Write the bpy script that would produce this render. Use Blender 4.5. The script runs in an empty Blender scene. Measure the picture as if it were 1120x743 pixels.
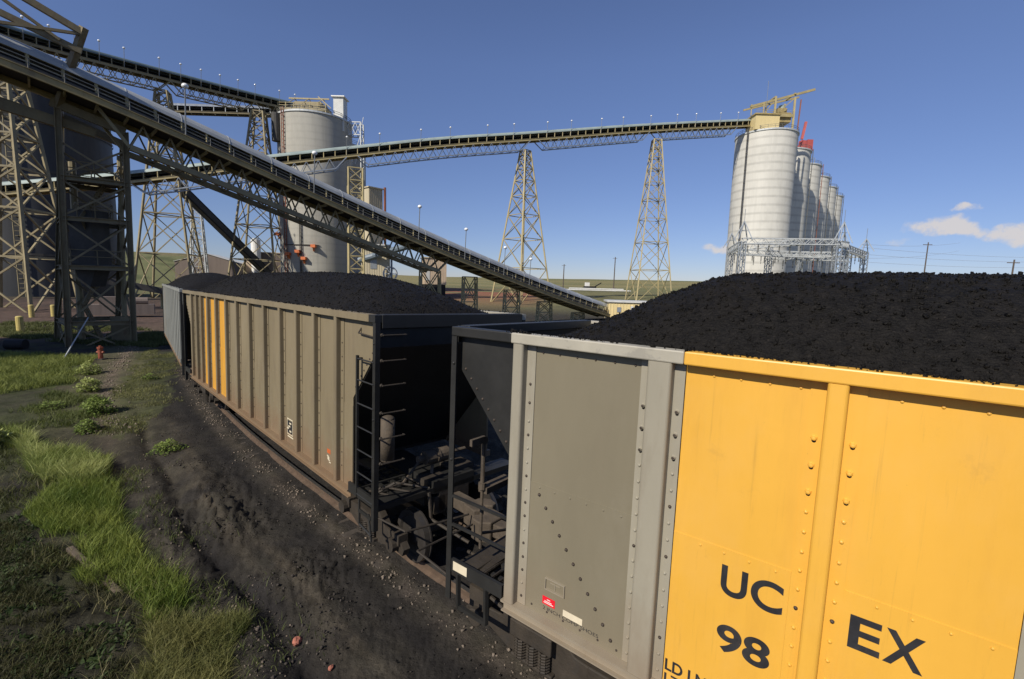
import bpy, math, random
import numpy as np
from mathutils import Vector, Matrix, Euler
random.seed(7)
RNG = np.random.default_rng(11)
R = math.radians
S = bpy.context.scene
COL = S.collection

# ------------------------------------------------------------------ helpers
def vnoise(x, y, seed=0):
    x = np.asarray(x, float); y = np.asarray(y, float)
    xi = np.floor(x).astype(np.int64); yi = np.floor(y).astype(np.int64)
    fx = x - xi; fy = y - yi
    fx = fx*fx*(3-2*fx); fy = fy*fy*(3-2*fy)
    def h(a, b):
        n = (a*374761393 + b*668265263 + seed*1274126177) & 0xffffffff
        n = ((n ^ (n >> 13))*1274126177) & 0xffffffff
        n = n ^ (n >> 16)
        return (n & 0xffff)/65535.0
    return (h(xi, yi)*(1-fx)+h(xi+1, yi)*fx)*(1-fy)+(h(xi, yi+1)*(1-fx)+h(xi+1, yi+1)*fx)*fy

def fbm(x, y, oct=4, seed=0):
    a = 0.5; t = 0; s = 0; f = 1.0
    for o in range(oct):
        t = t + a*(vnoise(x*f, y*f, seed+o*17)*2-1); s += a; a *= .5; f *= 2.03
    return t/s

def sstep(a, b, x):
    t = np.clip((np.asarray(x, float)-a)/(b-a), 0, 1)
    return t*t*(3-2*t)

class MB:
    def __init__(self): self.v = []; self.f = []; self.m = []
    def add(self, vs, fs, m=0):
        b = len(self.v); self.v += [tuple(p) for p in vs]
        self.f += [tuple(i+b for i in f) for f in fs]; self.m += [m]*len(fs); return self
    def box(self, x0, x1, y0, y1, z0, z1, m=0):
        vs = [(x0,y0,z0),(x1,y0,z0),(x1,y1,z0),(x0,y1,z0),(x0,y0,z1),(x1,y0,z1),(x1,y1,z1),(x0,y1,z1)]
        return self.add(vs, [(0,3,2,1),(4,5,6,7),(0,1,5,4),(1,2,6,5),(2,3,7,6),(3,0,4,7)], m)
    def bar(self, p, q, w, h=None, m=0, up=(0,0,1)):
        h = h or w; p = Vector(p); q = Vector(q); d = q-p
        if d.length < 1e-6: return self
        d.normalize(); u = Vector(up)
        if abs(d.dot(u)) > .97: u = Vector((0.3,1,0))
        s = d.cross(u).normalized(); t = s.cross(d).normalized()
        vs = []
        for c in (p, q):
            for a, b in ((-1,-1),(1,-1),(1,1),(-1,1)): vs.append(c+s*(a*w/2)+t*(b*h/2))
        return self.add(vs, [(3,2,1,0),(4,5,6,7),(0,1,5,4),(1,2,6,5),(2,3,7,6),(3,0,4,7)], m)
    def tube(self, p, q, r, n=8, m=0, r2=None, cap=True):
        r2 = r if r2 is None else r2; p = Vector(p); q = Vector(q); d = (q-p).normalized()
        u = Vector((0,0,1)) if abs(d.z) < .95 else Vector((1,0,0))
        s = d.cross(u).normalized(); t = s.cross(d).normalized(); vs = []
        for c, rr in ((p, r), (q, r2)):
            for k in range(n):
                a = 2*math.pi*k/n; vs.append(c+s*(math.cos(a)*rr)+t*(math.sin(a)*rr))
        fs = [(k, (k+1)%n, n+(k+1)%n, n+k) for k in range(n)]
        if cap: fs += [tuple(range(n))[::-1], tuple(range(n, 2*n))]
        return self.add(vs, fs, m)
    def prism(self, poly, fn, a, b, m=0):
        n = len(poly); vs = [fn(x, y, a) for x, y in poly]+[fn(x, y, b) for x, y in poly]
        fs = [(k, (k+1)%n, n+(k+1)%n, n+k) for k in range(n)]+[tuple(range(n))[::-1], tuple(range(n, 2*n))]
        return self.add(vs, fs, m)
    def dome(self, c, nrm, r, h=None, m=0, n=7):
        h = h or r*.8; c = Vector(c); d = Vector(nrm).normalized()
        u = Vector((0,0,1)) if abs(d.z) < .9 else Vector((1,0,0))
        s = d.cross(u).normalized(); t = s.cross(d); vs = []
        for rr, hh in ((r, -.002), (r*.75, h*.65)):
            for k in range(n):
                a = 2*math.pi*k/n; vs.append(c+s*(math.cos(a)*rr)+t*(math.sin(a)*rr)+d*hh)
        vs.append(c+d*h)
        fs = [(k, (k+1)%n, n+(k+1)%n, n+k) for k in range(n)]+[(n+k, n+(k+1)%n, 2*n) for k in range(n)]
        return self.add(vs, fs, m)
    def sphere(self, c, r, n=8, rings=5, m=0, sc=(1,1,1)):
        vs = [(c[0], c[1], c[2]+r*sc[2])]
        for i in range(1, rings):
            th = math.pi*i/rings
            for k in range(n):
                a = 2*math.pi*k/n
                vs.append((c[0]+r*sc[0]*math.sin(th)*math.cos(a), c[1]+r*sc[1]*math.sin(th)*math.sin(a), c[2]+r*sc[2]*math.cos(th)))
        vs.append((c[0], c[1], c[2]-r*sc[2])); L = len(vs)-1
        fs = [(0, 1+k, 1+(k+1)%n) for k in range(n)]
        for i in range(rings-2):
            o = 1+i*n; fs += [(o+k, o+n+k, o+n+(k+1)%n, o+(k+1)%n) for k in range(n)]
        o = 1+(rings-2)*n; fs += [(o+k, L, o+(k+1)%n) for k in range(n)]
        return self.add(vs, fs, m)
    def build(self, name, mats, parent=None, bevel=0, smooth=False):
        me = bpy.data.meshes.new(name)
        me.from_pydata(self.v, [], self.f)
        if not isinstance(mats, (list, tuple)): mats = [mats]
        for m in mats: me.materials.append(m)
        if len(mats) > 1: me.polygons.foreach_set('material_index', self.m)
        if smooth: me.polygons.foreach_set('use_smooth', [True]*len(self.f))
        me.update()
        o = bpy.data.objects.new(name, me); COL.objects.link(o)
        if parent: o.parent = parent
        if bevel:
            b = o.modifiers.new('bevel', 'BEVEL'); b.width = bevel; b.segments = 2; b.limit_method = 'ANGLE'
            b.harden_normals = False
        return o

def np_mesh(name, V, F, mat, parent=None, smooth=False, color=None):
    me = bpy.data.meshes.new(name)
    V = np.asarray(V, np.float32); F = np.asarray(F, np.int32); k = F.shape[1]
    me.vertices.add(len(V)); me.vertices.foreach_set('co', V.ravel())
    me.loops.add(F.size); me.loops.foreach_set('vertex_index', F.ravel())
    me.polygons.add(len(F)); me.polygons.foreach_set('loop_start', np.arange(0, F.size, k, dtype=np.int32))
    me.polygons.foreach_set('loop_total', np.full(len(F), k, np.int32))
    me.update(calc_edges=True)
    if smooth: me.polygons.foreach_set('use_smooth', np.ones(len(F), bool))
    if color is not None:
        ca = me.color_attributes.new('zone', 'FLOAT_COLOR', 'POINT')
        c4 = np.ones((len(V), 4), np.float32); c4[:, :color.shape[1]] = color
        ca.data.foreach_set('color', c4.ravel())
    for m in (mat if isinstance(mat, (list, tuple)) else [mat]): me.materials.append(m)
    o = bpy.data.objects.new(name, me); COL.objects.link(o)
    if parent: o.parent = parent
    return o

def tag(o, label=None, cat=None, group=None, kind=None):
    if label: o['label'] = label
    if cat: o['category'] = cat
    if group: o['group'] = group
    if kind: o['kind'] = kind
    return o
def thing(name, label, cat, loc=(0,0,0), rot=(0,0,0), group=None):
    o = bpy.data.objects.new(name, None); COL.objects.link(o); o.location = loc; o.rotation_euler = rot
    o.empty_display_size = .3
    return tag(o, label, cat, group)

# ------------------------------------------------------------------ materials
def mat(name, col, rough=.6, metal=0., var=.2, scale=2., bump=0., bscale=30., dirt=None, stretch=(1,1,1), spec=.5, bdist=.02):
    m = bpy.data.materials.new(name); m.use_nodes = True
    nt = m.node_tree; N = nt.nodes; L = nt.links
    b = N['Principled BSDF']; b.inputs['Roughness'].default_value = rough; b.inputs['Metallic'].default_value = metal
    b.inputs['Specular IOR Level'].default_value = spec
    tc = N.new('ShaderNodeTexCoord'); mp = N.new('ShaderNodeMapping'); mp.inputs['Scale'].default_value = stretch
    L.new(tc.outputs['Object'], mp.inputs['Vector'])
    nz = N.new('ShaderNodeTexNoise'); nz.inputs['Scale'].default_value = scale; nz.inputs['Detail'].default_value = 7
    nz.inputs['Roughness'].default_value = .65
    L.new(mp.outputs[0], nz.inputs['Vector'])
    rp = N.new('ShaderNodeValToRGB'); rp.color_ramp.elements[0].position = .3; rp.color_ramp.elements[1].position = .7
    rp.color_ramp.elements[0].color = tuple(c*(1-var) for c in col)+(1,)
    rp.color_ramp.elements[1].color = tuple(min(1, c*(1+var)) for c in col)+(1,)
    L.new(nz.outputs['Fac'], rp.inputs['Fac']); out = rp.outputs['Color']
    for (dc, dscale, lo, hi, amt, dst) in (dirt or []):
        n2 = N.new('ShaderNodeTexNoise'); n2.inputs['Scale'].default_value = dscale; n2.inputs['Detail'].default_value = 8
        n2.inputs['Roughness'].default_value = .7
        mp2 = N.new('ShaderNodeMapping'); mp2.inputs['Scale'].default_value = dst; mp2.inputs['Location'].default_value = (3.1, 7.7, 1.3)
        L.new(tc.outputs['Object'], mp2.inputs['Vector']); L.new(mp2.outputs[0], n2.inputs['Vector'])
        r2 = N.new('ShaderNodeMapRange'); r2.inputs['From Min'].default_value = lo; r2.inputs['From Max'].default_value = hi
        r2.inputs['To Max'].default_value = amt
        L.new(n2.outputs['Fac'], r2.inputs['Value'])
        mx = N.new('ShaderNodeMix'); mx.data_type = 'RGBA'; mx.inputs['B'].default_value = tuple(dc)+(1,)
        L.new(r2.outputs[0], mx.inputs['Factor']); L.new(out, mx.inputs['A']); out = mx.outputs['Result']
    L.new(out, b.inputs['Base Color'])
    rr = N.new('ShaderNodeMapRange'); rr.inputs['To Min'].default_value = max(.05, rough-.12); rr.inputs['To Max'].default_value = min(1, rough+.12)
    L.new(nz.outputs['Fac'], rr.inputs['Value']); L.new(rr.outputs[0], b.inputs['Roughness'])
    if bump:
        n3 = N.new('ShaderNodeTexNoise'); n3.inputs['Scale'].default_value = bscale; n3.inputs['Detail'].default_value = 6
        L.new(tc.outputs['Object'], n3.inputs['Vector'])
        bp = N.new('ShaderNodeBump'); bp.inputs['Strength'].default_value = bump; bp.inputs['Distance'].default_value = bdist
        L.new(n3.outputs['Fac'], bp.inputs['Height']); L.new(bp.outputs[0], b.inputs['Normal'])
    return m

def add_dust(m, z0, z1, col, amt):
    """road dust that has settled on the lower part of the wagon body (local height z)"""
    nt = m.node_tree; N = nt.nodes; L = nt.links; b = N['Principled BSDF']
    src = b.inputs['Base Color'].links[0].from_socket
    tc = N.new('ShaderNodeTexCoord'); sp = N.new('ShaderNodeSeparateXYZ'); L.new(tc.outputs['Object'], sp.inputs[0])
    nz = N.new('ShaderNodeTexNoise'); nz.inputs['Scale'].default_value = 3.; nz.inputs['Detail'].default_value = 6; L.new(tc.outputs['Object'], nz.inputs['Vector'])
    ad = N.new('ShaderNodeMath'); ad.operation = 'MULTIPLY_ADD'; ad.inputs[1].default_value = 1.2; L.new(nz.outputs['Fac'], ad.inputs[0]); L.new(sp.outputs['Z'], ad.inputs[2])
    mr = N.new('ShaderNodeMapRange'); mr.inputs['From Min'].default_value = z0+.6; mr.inputs['From Max'].default_value = z1+.6
    mr.inputs['To Min'].default_value = amt; mr.inputs['To Max'].default_value = 0; L.new(ad.outputs[0], mr.inputs['Value'])
    mx = N.new('ShaderNodeMix'); mx.data_type = 'RGBA'; mx.inputs['B'].default_value = tuple(col)+(1,)
    L.new(mr.outputs[0], mx.inputs['Factor']); L.new(src, mx.inputs['A']); L.new(mx.outputs['Result'], b.inputs['Base Color'])

RUST = (.12, .05, .02)
M = {}
ST = (1, 1, .25)
M['grey_panel'] = mat('bronze_grey_panel_paint', (.205,.18,.125), .36, var=.09, scale=.9, stretch=ST, bump=.22, bscale=1.6, bdist=.03,
                dirt=[((.17,.14,.10), 2.0, .55, .85, .4, (1.5,1.5,.35)), ((.28,.255,.20), .9, .55, .8, .3, (1,1,.5)), ((.09,.07,.05), 30, .69, .75, .5, (1,1,.6))])
add_dust(M['grey_panel'], .7, 1.5, (.21,.165,.11), .45)
M['grey'] = mat('grey_wagon_paint', (.29,.265,.205), .5, var=.10, scale=1.3, stretch=ST, bump=.05, bscale=9,
                dirt=[((.17,.135,.095), 2.2, .52, .8, .5, (1.5,1.5,.35)), ((.40,.37,.31), 1.1, .55, .8, .35, (1,1,.5)), ((.08,.06,.045), 26, .66, .74, .5, (1,1,.6))])
add_dust(M['grey'], .7, 1.6, (.24,.175,.115), .55)
M['grey_far'] = mat('dusty_grey_wagon_paint', (.20,.162,.098), .6, var=.14, scale=1.0, stretch=ST, bump=.05, bscale=9,
                dirt=[((.12,.09,.06), 2.4, .5, .8, .6, (1.5,1.5,.3)), ((.28,.24,.18), 1.3, .55, .75, .4, (1,1,.5))])
add_dust(M['grey_far'], .7, 1.5, (.19,.115,.065), .7)
M['yellow'] = mat('yellow_wagon_paint', (.72,.39,.054), .42, var=.05, scale=1.1, stretch=ST, bump=.22, bscale=1.7, bdist=.03,
                dirt=[((.50,.25,.045), 1.6, .5, .85, .45, (1.6,1.6,.22)), ((.72,.42,.12), 1.0, .5, .8, .4, (1,1,.6)), ((.30,.17,.05), 7, .62, .8, .35, (3,3,.25)), ((.10,.07,.035), 46, .69, .74, .6, (1,1,.8)), ((.33,.19,.06), 3.3, .63, .8, .3, (1,1,1)), ((.13,.085,.035), 5, .60, .82, .32, (5,5,.14))])
add_dust(M['yellow'], .3, 1.2, (.52,.30,.09), .35)
M['orange'] = mat('orange_yellow_paint', (.60,.30,.035), .55, var=.12, scale=2, stretch=ST, dirt=[((.28,.16,.06), 3, .5, .8, .5, (1,1,.3))])
M['pale'] = mat('pale_grey_wagon_paint', (.24,.245,.225), .55, var=.12, scale=1.3, stretch=ST, dirt=[((.14,.11,.08), 3, .52, .8, .5, (1,1,.4))])
M['rail_top'] = mat('worn_grey_rail_paint', (.37,.345,.28), .5, var=.10, scale=2.5, dirt=[((.25,.235,.20), 3.5, .55, .6, .55, (1,1,1)), ((.06,.05,.045), 22, .64, .74, .6, (1,1,1))])
M['black'] = mat('black_wagon_paint', (.019,.0185,.017), .5, var=.25, scale=2, dirt=[((.05,.043,.036), 3, .55, .85, .35, (1,1,.4))])
M['undergear'] = mat('dusty_brown_steel', (.034,.026,.018), .75, var=.35, scale=4, bump=.3, bscale=25, dirt=[((.03,.026,.022), 6, .5, .7, .7, (1,1,1))])
M['gear_brown'] = mat('dusty_brown_cast_steel', (.078,.06,.042), .8, var=.35, scale=5, bump=.3, bscale=25, dirt=[((.04,.032,.025), 6, .5, .7, .6, (1,1,1))])
M['wheel'] = mat('wheel_steel', (.020,.016,.013), .85, 0, var=.3, scale=5)
M['tread'] = mat('polished_tread', (.10,.09,.08), .45, .7, var=.1, scale=6)
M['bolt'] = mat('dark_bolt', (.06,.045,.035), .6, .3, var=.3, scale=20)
M['ink'] = mat('black_lettering_paint', (.022,.022,.025), .5, var=.25, scale=9, dirt=[((.40,.22,.05), 52, .67, .73, .75, (1,1,.7)), ((.07,.06,.05), 6, .5, .75, .5, (1,1,.4))])
M['red'] = mat('red_placard_paint', (.72,.015,.03), .4, var=.06, scale=8)
M['white'] = mat('white_paint', (.75,.74,.70), .5, var=.08, scale=4)
M['cream'] = mat('cream_plate', (.66,.58,.42), .5, var=.08, scale=6)
M['orangered'] = mat('orange_placard', (.55,.12,.03), .6, var=.2, scale=9)
M['coal'] = mat('black_coal', (.0088,.0080,.0072), .6, var=.6, scale=14, bump=1., bscale=48, spec=.14, bdist=.03, dirt=[((.017,.0145,.012), 2.6, .48, .75, .6, (1,1,1)), ((.034,.029,.024), 30, .58, .7, .7, (1,1,1))])
M['steel_olive'] = mat('olive_steel_paint', (.19,.152,.082), .65, var=.2, scale=1.2, bump=.1, dirt=[(RUST, 1.8, .55, .72, .75, (1,1,.5)), ((.07,.06,.045), 1.1, .5, .75, .5, (1,1,.6))])
M['steel_cream'] = mat('cream_yellow_steel_paint', (.37,.305,.15), .6, var=.15, scale=.6, dirt=[(RUST, 1.5, .6, .75, .5, (1,1,.5)), ((.18,.16,.12), .7, .5, .75, .45, (1,1,.6))])
M['steel_tan'] = mat('weathered_tan_steel', (.27,.225,.125), .62, var=.2, scale=.8, dirt=[(RUST, 1.6, .56, .74, .6, (1,1,.5)), ((.09,.08,.06), .7, .5, .75, .5, (1,1,.6))])
M['steel_gold'] = mat('golden_brown_flange_paint', (.34,.265,.115), .6, var=.2, scale=.8, dirt=[(RUST, 1.4, .55, .74, .6, (1,1,.6)), ((.09,.08,.055), .8, .5, .7, .6, (1,1,1))])
M['galv'] = mat('galvanised_steel', (.36,.385,.40), .4, .55, var=.14, scale=1.5)
M['galv_pale'] = mat('pale_galvanised_steel', (.50,.52,.52), .5, .1, var=.14, scale=1.5)
M['hood'] = mat('grey_hood_sheet', (.36,.375,.375), .5, .1, var=.10, scale=.9, dirt=[((.17,.18,.18), .5, .55, .75, .5, (1,1,1)), ((.5,.5,.48), 1.2, .58, .75, .3, (1,1,1))])
M['hood_far'] = mat('greenish_hood_sheet', (.30,.36,.335), .5, .1, var=.12, scale=.5, dirt=[((.17,.21,.2), .4, .5, .7, .5, (1,1,1))])
M['hood_blue'] = mat('blue_green_hood_sheet', (.105,.145,.15), .5, .1, var=.15, scale=.5)
M['dark'] = mat('dark_belt_rubber', (.012,.012,.012), .8, var=.3, scale=2)
M['dusty_dark'] = mat('coal_dusted_steel', (.055,.052,.047), .7, var=.35, scale=1.5)
M['railgrey'] = mat('grey_handrail_steel', (.13,.13,.12), .55, .2, var=.2, scale=3)
M['lamp'] = mat('white_lamp_globe', (.85,.85,.83), .15, var=.03, scale=3)
M['lamp_pole'] = mat('lamp_pole_steel', (.20,.21,.21), .5, .3, var=.1)
M['ladder_red'] = mat('rust_red_ladder', (.22,.075,.045), .65, var=.2, scale=2)
M['redbox'] = mat('red_machinery_paint', (.40,.085,.075), .55, var=.15, scale=1)
M['orangebox'] = mat('orange_duct_paint', (.60,.16,.05), .55, var=.15, scale=1)
M['tan'] = mat('tan_siding', (.50,.44,.31), .6, var=.1, scale=.5, stretch=(6,6,.3), dirt=[((.30,.25,.17), .6, .55, .8, .4, (3,3,.3))])
M['tan_yellow'] = mat('cream_yellow_siding', (.66,.535,.27), .55, var=.08, scale=1, stretch=(5,5,.3))
M['brown_siding'] = mat('brown_grey_siding', (.17,.135,.115), .7, var=.15, scale=.5, stretch=(5,5,.3))
M['pink_tan'] = mat('pinkish_tan_panels', (.52,.41,.29), .6, var=.1, scale=.6)
M['bluepipe'] = mat('blue_grey_duct', (.14,.18,.22), .5, var=.15, scale=1)
M['roofwhite'] = mat('pale_roof_sheet', (.55,.55,.52), .5, var=.1, scale=1)
M['bollard'] = mat('yellow_bollard_paint', (.5,.40,.13), .6, var=.15, scale=6, dirt=[((.2,.15,.08), 6, .55, .75, .5, (1,1,1))])
M['hydrant'] = mat('rust_red_paint', (.24,.06,.03), .6, var=.2, scale=8)
M['wood'] = mat('weathered_wood', (.11,.085,.06), .85, var=.35, scale=6, stretch=(.3,1,1), bump=.3)
M['rock_red'] = mat('red_brick_rock', (.36,.13,.085), .85, var=.25, scale=14, bump=.4)
M['stone'] = mat('pale_pinkish_gravel', (.165,.132,.10), .85, var=.6, scale=1.7)
M['darkstone'] = mat('dark_dirt_clods', (.042,.034,.028), .95, var=.5, scale=3)
M['pole_wood'] = mat('utility_pole_wood', (.10,.08,.065), .85, var=.2)
M['wire'] = mat('power_cable', (.36,.38,.41), .5, var=.1)
M['darksilo'] = mat('shade_toned_weathered_silo', (.042,.045,.050), .6, .1, var=.2, scale=.3, stretch=(1,1,.2), dirt=[((.018,.019,.021), .35, .45, .7, .7, (1,1,.15))])  # dark base colour puts the silo's shade into its paint
M['tie'] = mat('sleeper_wood', (.055,.045,.036), .9, var=.35, scale=5, bump=.3)
M['railsteel'] = mat('rusty_rail_side', (.105,.07,.047), .7, .2, var=.3, scale=6, dirt=[((.17,.13,.09), 4, .5, .7, .5, (1,1,1))])
M['railhead'] = mat('rail_head', (.42,.40,.37), .3, .9, var=.1, scale=8)

def silo_mat(name, col, ring, amt, streak):
    m = mat(name, col, .75, var=.09, scale=.16, stretch=(1,1,.18), bump=.06, bscale=3,
            dirt=[(tuple(c*.62 for c in col), .35, .5, .78, streak, (1.6,1.6,.06)), (tuple(c*.78 for c in col), .11, .5, .62, .55, (1,1,.7)), ((.20,.12,.07), .5, .64, .8, .35, (2,2,.05))])
    nt = m.node_tree; N = nt.nodes; L = nt.links; b = N['Principled BSDF']
    src = b.inputs['Base Color'].links[0].from_socket
    tc = N.new('ShaderNodeTexCoord'); sp = N.new('ShaderNodeSeparateXYZ'); L.new(tc.outputs['Object'], sp.inputs[0])
    nz = N.new('ShaderNodeTexNoise'); nz.inputs['Scale'].default_value = .5; nz.inputs['Detail'].default_value = 5; L.new(tc.outputs['Object'], nz.inputs['Vector'])
    md = N.new('ShaderNodeMath'); md.operation = 'MULTIPLY'; md.inputs[1].default_value = 2*math.pi/ring; L.new(sp.outputs['Z'], md.inputs[0])
    sn = N.new('ShaderNodeMath'); sn.operation = 'SINE'; L.new(md.outputs[0], sn.inputs[0])
    mr = N.new('ShaderNodeMapRange'); mr.inputs['From Min'].default_value = .35; mr.inputs['From Max'].default_value = 1; L.new(sn.outputs[0], mr.inputs['Value'])
    mu = N.new('ShaderNodeMath'); mu.operation = 'MULTIPLY'; L.new(mr.outputs[0], mu.inputs[0]); L.new(nz.outputs['Fac'], mu.inputs[1])
    m2 = N.new('ShaderNodeMath'); m2.operation = 'MULTIPLY'; m2.inputs[1].default_value = amt; L.new(mu.outputs[0], m2.inputs[0])
    mx = N.new('ShaderNodeMix'); mx.data_type = 'RGBA'; mx.inputs['B'].default_value = tuple(c*.55 for c in col)+(1,)
    L.new(m2.outputs[0], mx.inputs['Factor']); L.new(src, mx.inputs['A']); L.new(mx.outputs['Result'], b.inputs['Base Color'])
    return m
M['silo_pale'] = silo_mat('pale_ringed_concrete', (.60,.585,.53), 2.3, .9, .5)
M['silo_grey'] = silo_mat('grey_streaked_concrete', (.39,.375,.325), 1.6, .35, .8)

def attr_mat(name, rough, fine, fscale, bump, bscale, bdist, speck=None):
    m = bpy.data.materials.new(name); m.use_nodes = True; nt = m.node_tree; N = nt.nodes; L = nt.links; b = N['Principled BSDF']
    b.inputs['Roughness'].default_value = rough; b.inputs['Specular IOR Level'].default_value = .15
    at = N.new('ShaderNodeAttribute'); at.attribute_name = 'zone'
    tc = N.new('ShaderNodeTexCoord')
    nz = N.new('ShaderNodeTexNoise'); nz.inputs['Scale'].default_value = fscale; nz.inputs['Detail'].default_value = 10; nz.inputs['Roughness'].default_value = .75
    L.new(tc.outputs['Object'], nz.inputs['Vector'])
    mr = N.new('ShaderNodeMapRange'); mr.inputs['From Min'].default_value = .25; mr.inputs['From Max'].default_value = .75
    mr.inputs['To Min'].default_value = 1-fine; mr.inputs['To Max'].default_value = 1+fine; L.new(nz.outputs['Fac'], mr.inputs['Value'])
    mu = N.new('ShaderNodeMix'); mu.data_type = 'RGBA'; mu.blend_type = 'MULTIPLY'; mu.inputs['Factor'].default_value = 1
    L.new(at.outputs['Color'], mu.inputs['A']); L.new(mr.outputs[0], mu.inputs['B']); out = mu.outputs['Result']
    for (c, sc, lo, hi, amt) in speck or []:
        vo = N.new('ShaderNodeTexNoise'); vo.inputs['Scale'].default_value = sc; vo.inputs['Detail'].default_value = 3; vo.inputs['Roughness'].default_value = .8; L.new(tc.outputs['Object'], vo.inputs['Vector'])
        r2 = N.new('ShaderNodeMapRange'); r2.inputs['From Min'].default_value = lo; r2.inputs['From Max'].default_value = hi; r2.inputs['To Max'].default_value = amt
        L.new(vo.outputs['Fac'], r2.inputs['Value'])
        mx = N.new('ShaderNodeMix'); mx.data_type = 'RGBA'; mx.inputs['B'].default_value = tuple(c)+(1,)
        L.new(r2.outputs[0], mx.inputs['Factor']); L.new(out, mx.inputs['A']); out = mx.outputs['Result']
    L.new(out, b.inputs['Base Color'])
    n3 = N.new('ShaderNodeTexNoise'); n3.inputs['Scale'].default_value = bscale; n3.inputs['Detail'].default_value = 9; n3.inputs['Roughness'].default_value = .7
    L.new(tc.outputs['Object'], n3.inputs['Vector'])
    bp = N.new('ShaderNodeBump'); bp.inputs['Strength'].default_value = bump; bp.inputs['Distance'].default_value = bdist
    L.new(n3.outputs['Fac'], bp.inputs['Height']); L.new(bp.outputs[0], b.inputs['Normal'])
    return m
M['ground'] = attr_mat('dirt_ground', .95, .55, 2.2, .8, 9, .06, speck=[((.13,.105,.08), 19, .66, .72, .4), ((.012,.011,.011), 5, .56, .72, .55)])
def leaf_mat(name):
    m = bpy.data.materials.new(name); m.use_nodes = True; nt = m.node_tree; N = nt.nodes; L = nt.links; b = N['Principled BSDF']
    b.inputs['Roughness'].default_value = .6; b.inputs['Specular IOR Level'].default_value = .25
    at = N.new('ShaderNodeAttribute'); at.attribute_name = 'zone'; L.new(at.outputs['Color'], b.inputs['Base Color'])
    tr = N.new('ShaderNodeBsdfTranslucent'); L.new(at.outputs['Color'], tr.inputs['Color'])
    mx = N.new('ShaderNodeMixShader'); mx.inputs[0].default_value = .35
    L.new(b.outputs[0], mx.inputs[1]); L.new(tr.outputs[0], mx.inputs[2]); L.new(mx.outputs[0], N['Material Output'].inputs['Surface'])
    return m
M['leaf'] = leaf_mat('grass_blades')

# ------------------------------------------------------------------ camera, sun, sky
CAMZ, FPX, PITCH, ROLL = 4.2892, 505.1855, .1155, .0286
cam = bpy.data.objects.new('camera', bpy.data.cameras.new('camera')); COL.objects.link(cam); S.camera = cam
cam.data.sensor_width = 36; cam.data.lens = FPX/1120*36; cam.data.clip_start = .05; cam.data.clip_end = 6000
F = Vector((0, math.cos(PITCH), -math.sin(PITCH))); U0 = Vector((0, math.sin(PITCH), math.cos(PITCH))); R0 = Vector((1,0,0))
c, s = math.cos(ROLL), math.sin(ROLL)
rx = R0*c+U0*s; ry = R0*(-s)+U0*c
mw = Matrix((rx, ry, -F)).transposed().to_4x4(); mw.translation = (0,0,CAMZ); cam.matrix_world = mw

SUN_AZ, SUN_EL = R(51), R(39)     # sunlight travels towards (cos az, sin az)
sd = Vector((-math.cos(SUN_AZ)*math.cos(SUN_EL), -math.sin(SUN_AZ)*math.cos(SUN_EL), math.sin(SUN_EL)))
sun = bpy.data.objects.new('sun', bpy.data.lights.new('sun', 'SUN')); COL.objects.link(sun)
sun.data.energy = 5.0; sun.data.angle = R(.53); sun.data.color = (1, .925, .80)
sun.rotation_euler = sd.to_track_quat('Z', 'Y').to_euler(); sun.location = (-30,-30,60)
w = bpy.data.worlds.new('World'); S.world = w; w.use_nodes = True
nt = w.node_tree; N = nt.nodes; L = nt.links; bg = N['Background']; bg.inputs['Strength'].default_value = .094
sky = N.new('ShaderNodeTexSky'); sky.sky_type = 'NISHITA'; sky.sun_disc = False; sky.sun_elevation = SUN_EL
sky.sun_rotation = math.atan2(sd.x, sd.y); sky.altitude = 1400; sky.air_density = 1.0; sky.dust_density = .25; sky.ozone_density = 2.6
# fair-weather clouds low over the right horizon
tcw = N.new('ShaderNodeTexCoord')
nzw = N.new('ShaderNodeTexNoise'); nzw.inputs['Scale'].default_value = 38; nzw.inputs['Detail'].default_value = 8; nzw.inputs['Roughness'].default_value = .6
L.new(tcw.outputs['Generated'], nzw.inputs['Vector'])
spw = N.new('ShaderNodeSeparateXYZ'); L.new(tcw.outputs['Generated'], spw.inputs[0])
azw = N.new('ShaderNodeMath'); azw.operation = 'ARCTAN2'; L.new(spw.outputs['X'], azw.inputs[0]); L.new(spw.outputs['Y'], azw.inputs[1])
elw = N.new('ShaderNodeMath'); elw.operation = 'ARCSINE'; L.new(spw.outputs['Z'], elw.inputs[0])
nz2 = N.new('ShaderNodeTexNoise'); nz2.inputs['Scale'].default_value = 30; nz2.inputs['Detail'].default_value = 6; L.new(tcw.outputs['Generated'], nz2.inputs['Vector'])
sc2 = N.new('ShaderNodeSeparateColor'); L.new(nz2.outputs['Color'], sc2.inputs[0])
def math_node(op, a, b=None, cval=None):
    n = N.new('ShaderNodeMath'); n.operation = op
    for i, x in enumerate((a, b, cval)):
        if x is None: continue
        if isinstance(x, (int, float)): n.inputs[i].default_value = x
        else: L.new(x, n.inputs[i])
    return n.outputs[0]
waz = math_node('ADD', azw.outputs[0], math_node('MULTIPLY_ADD', sc2.outputs[0], .055, -.0275)); wel = math_node('ADD', elw.outputs[0], math_node('MULTIPLY_ADD', sc2.outputs[1], .030, -.015))
tot = None
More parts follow.
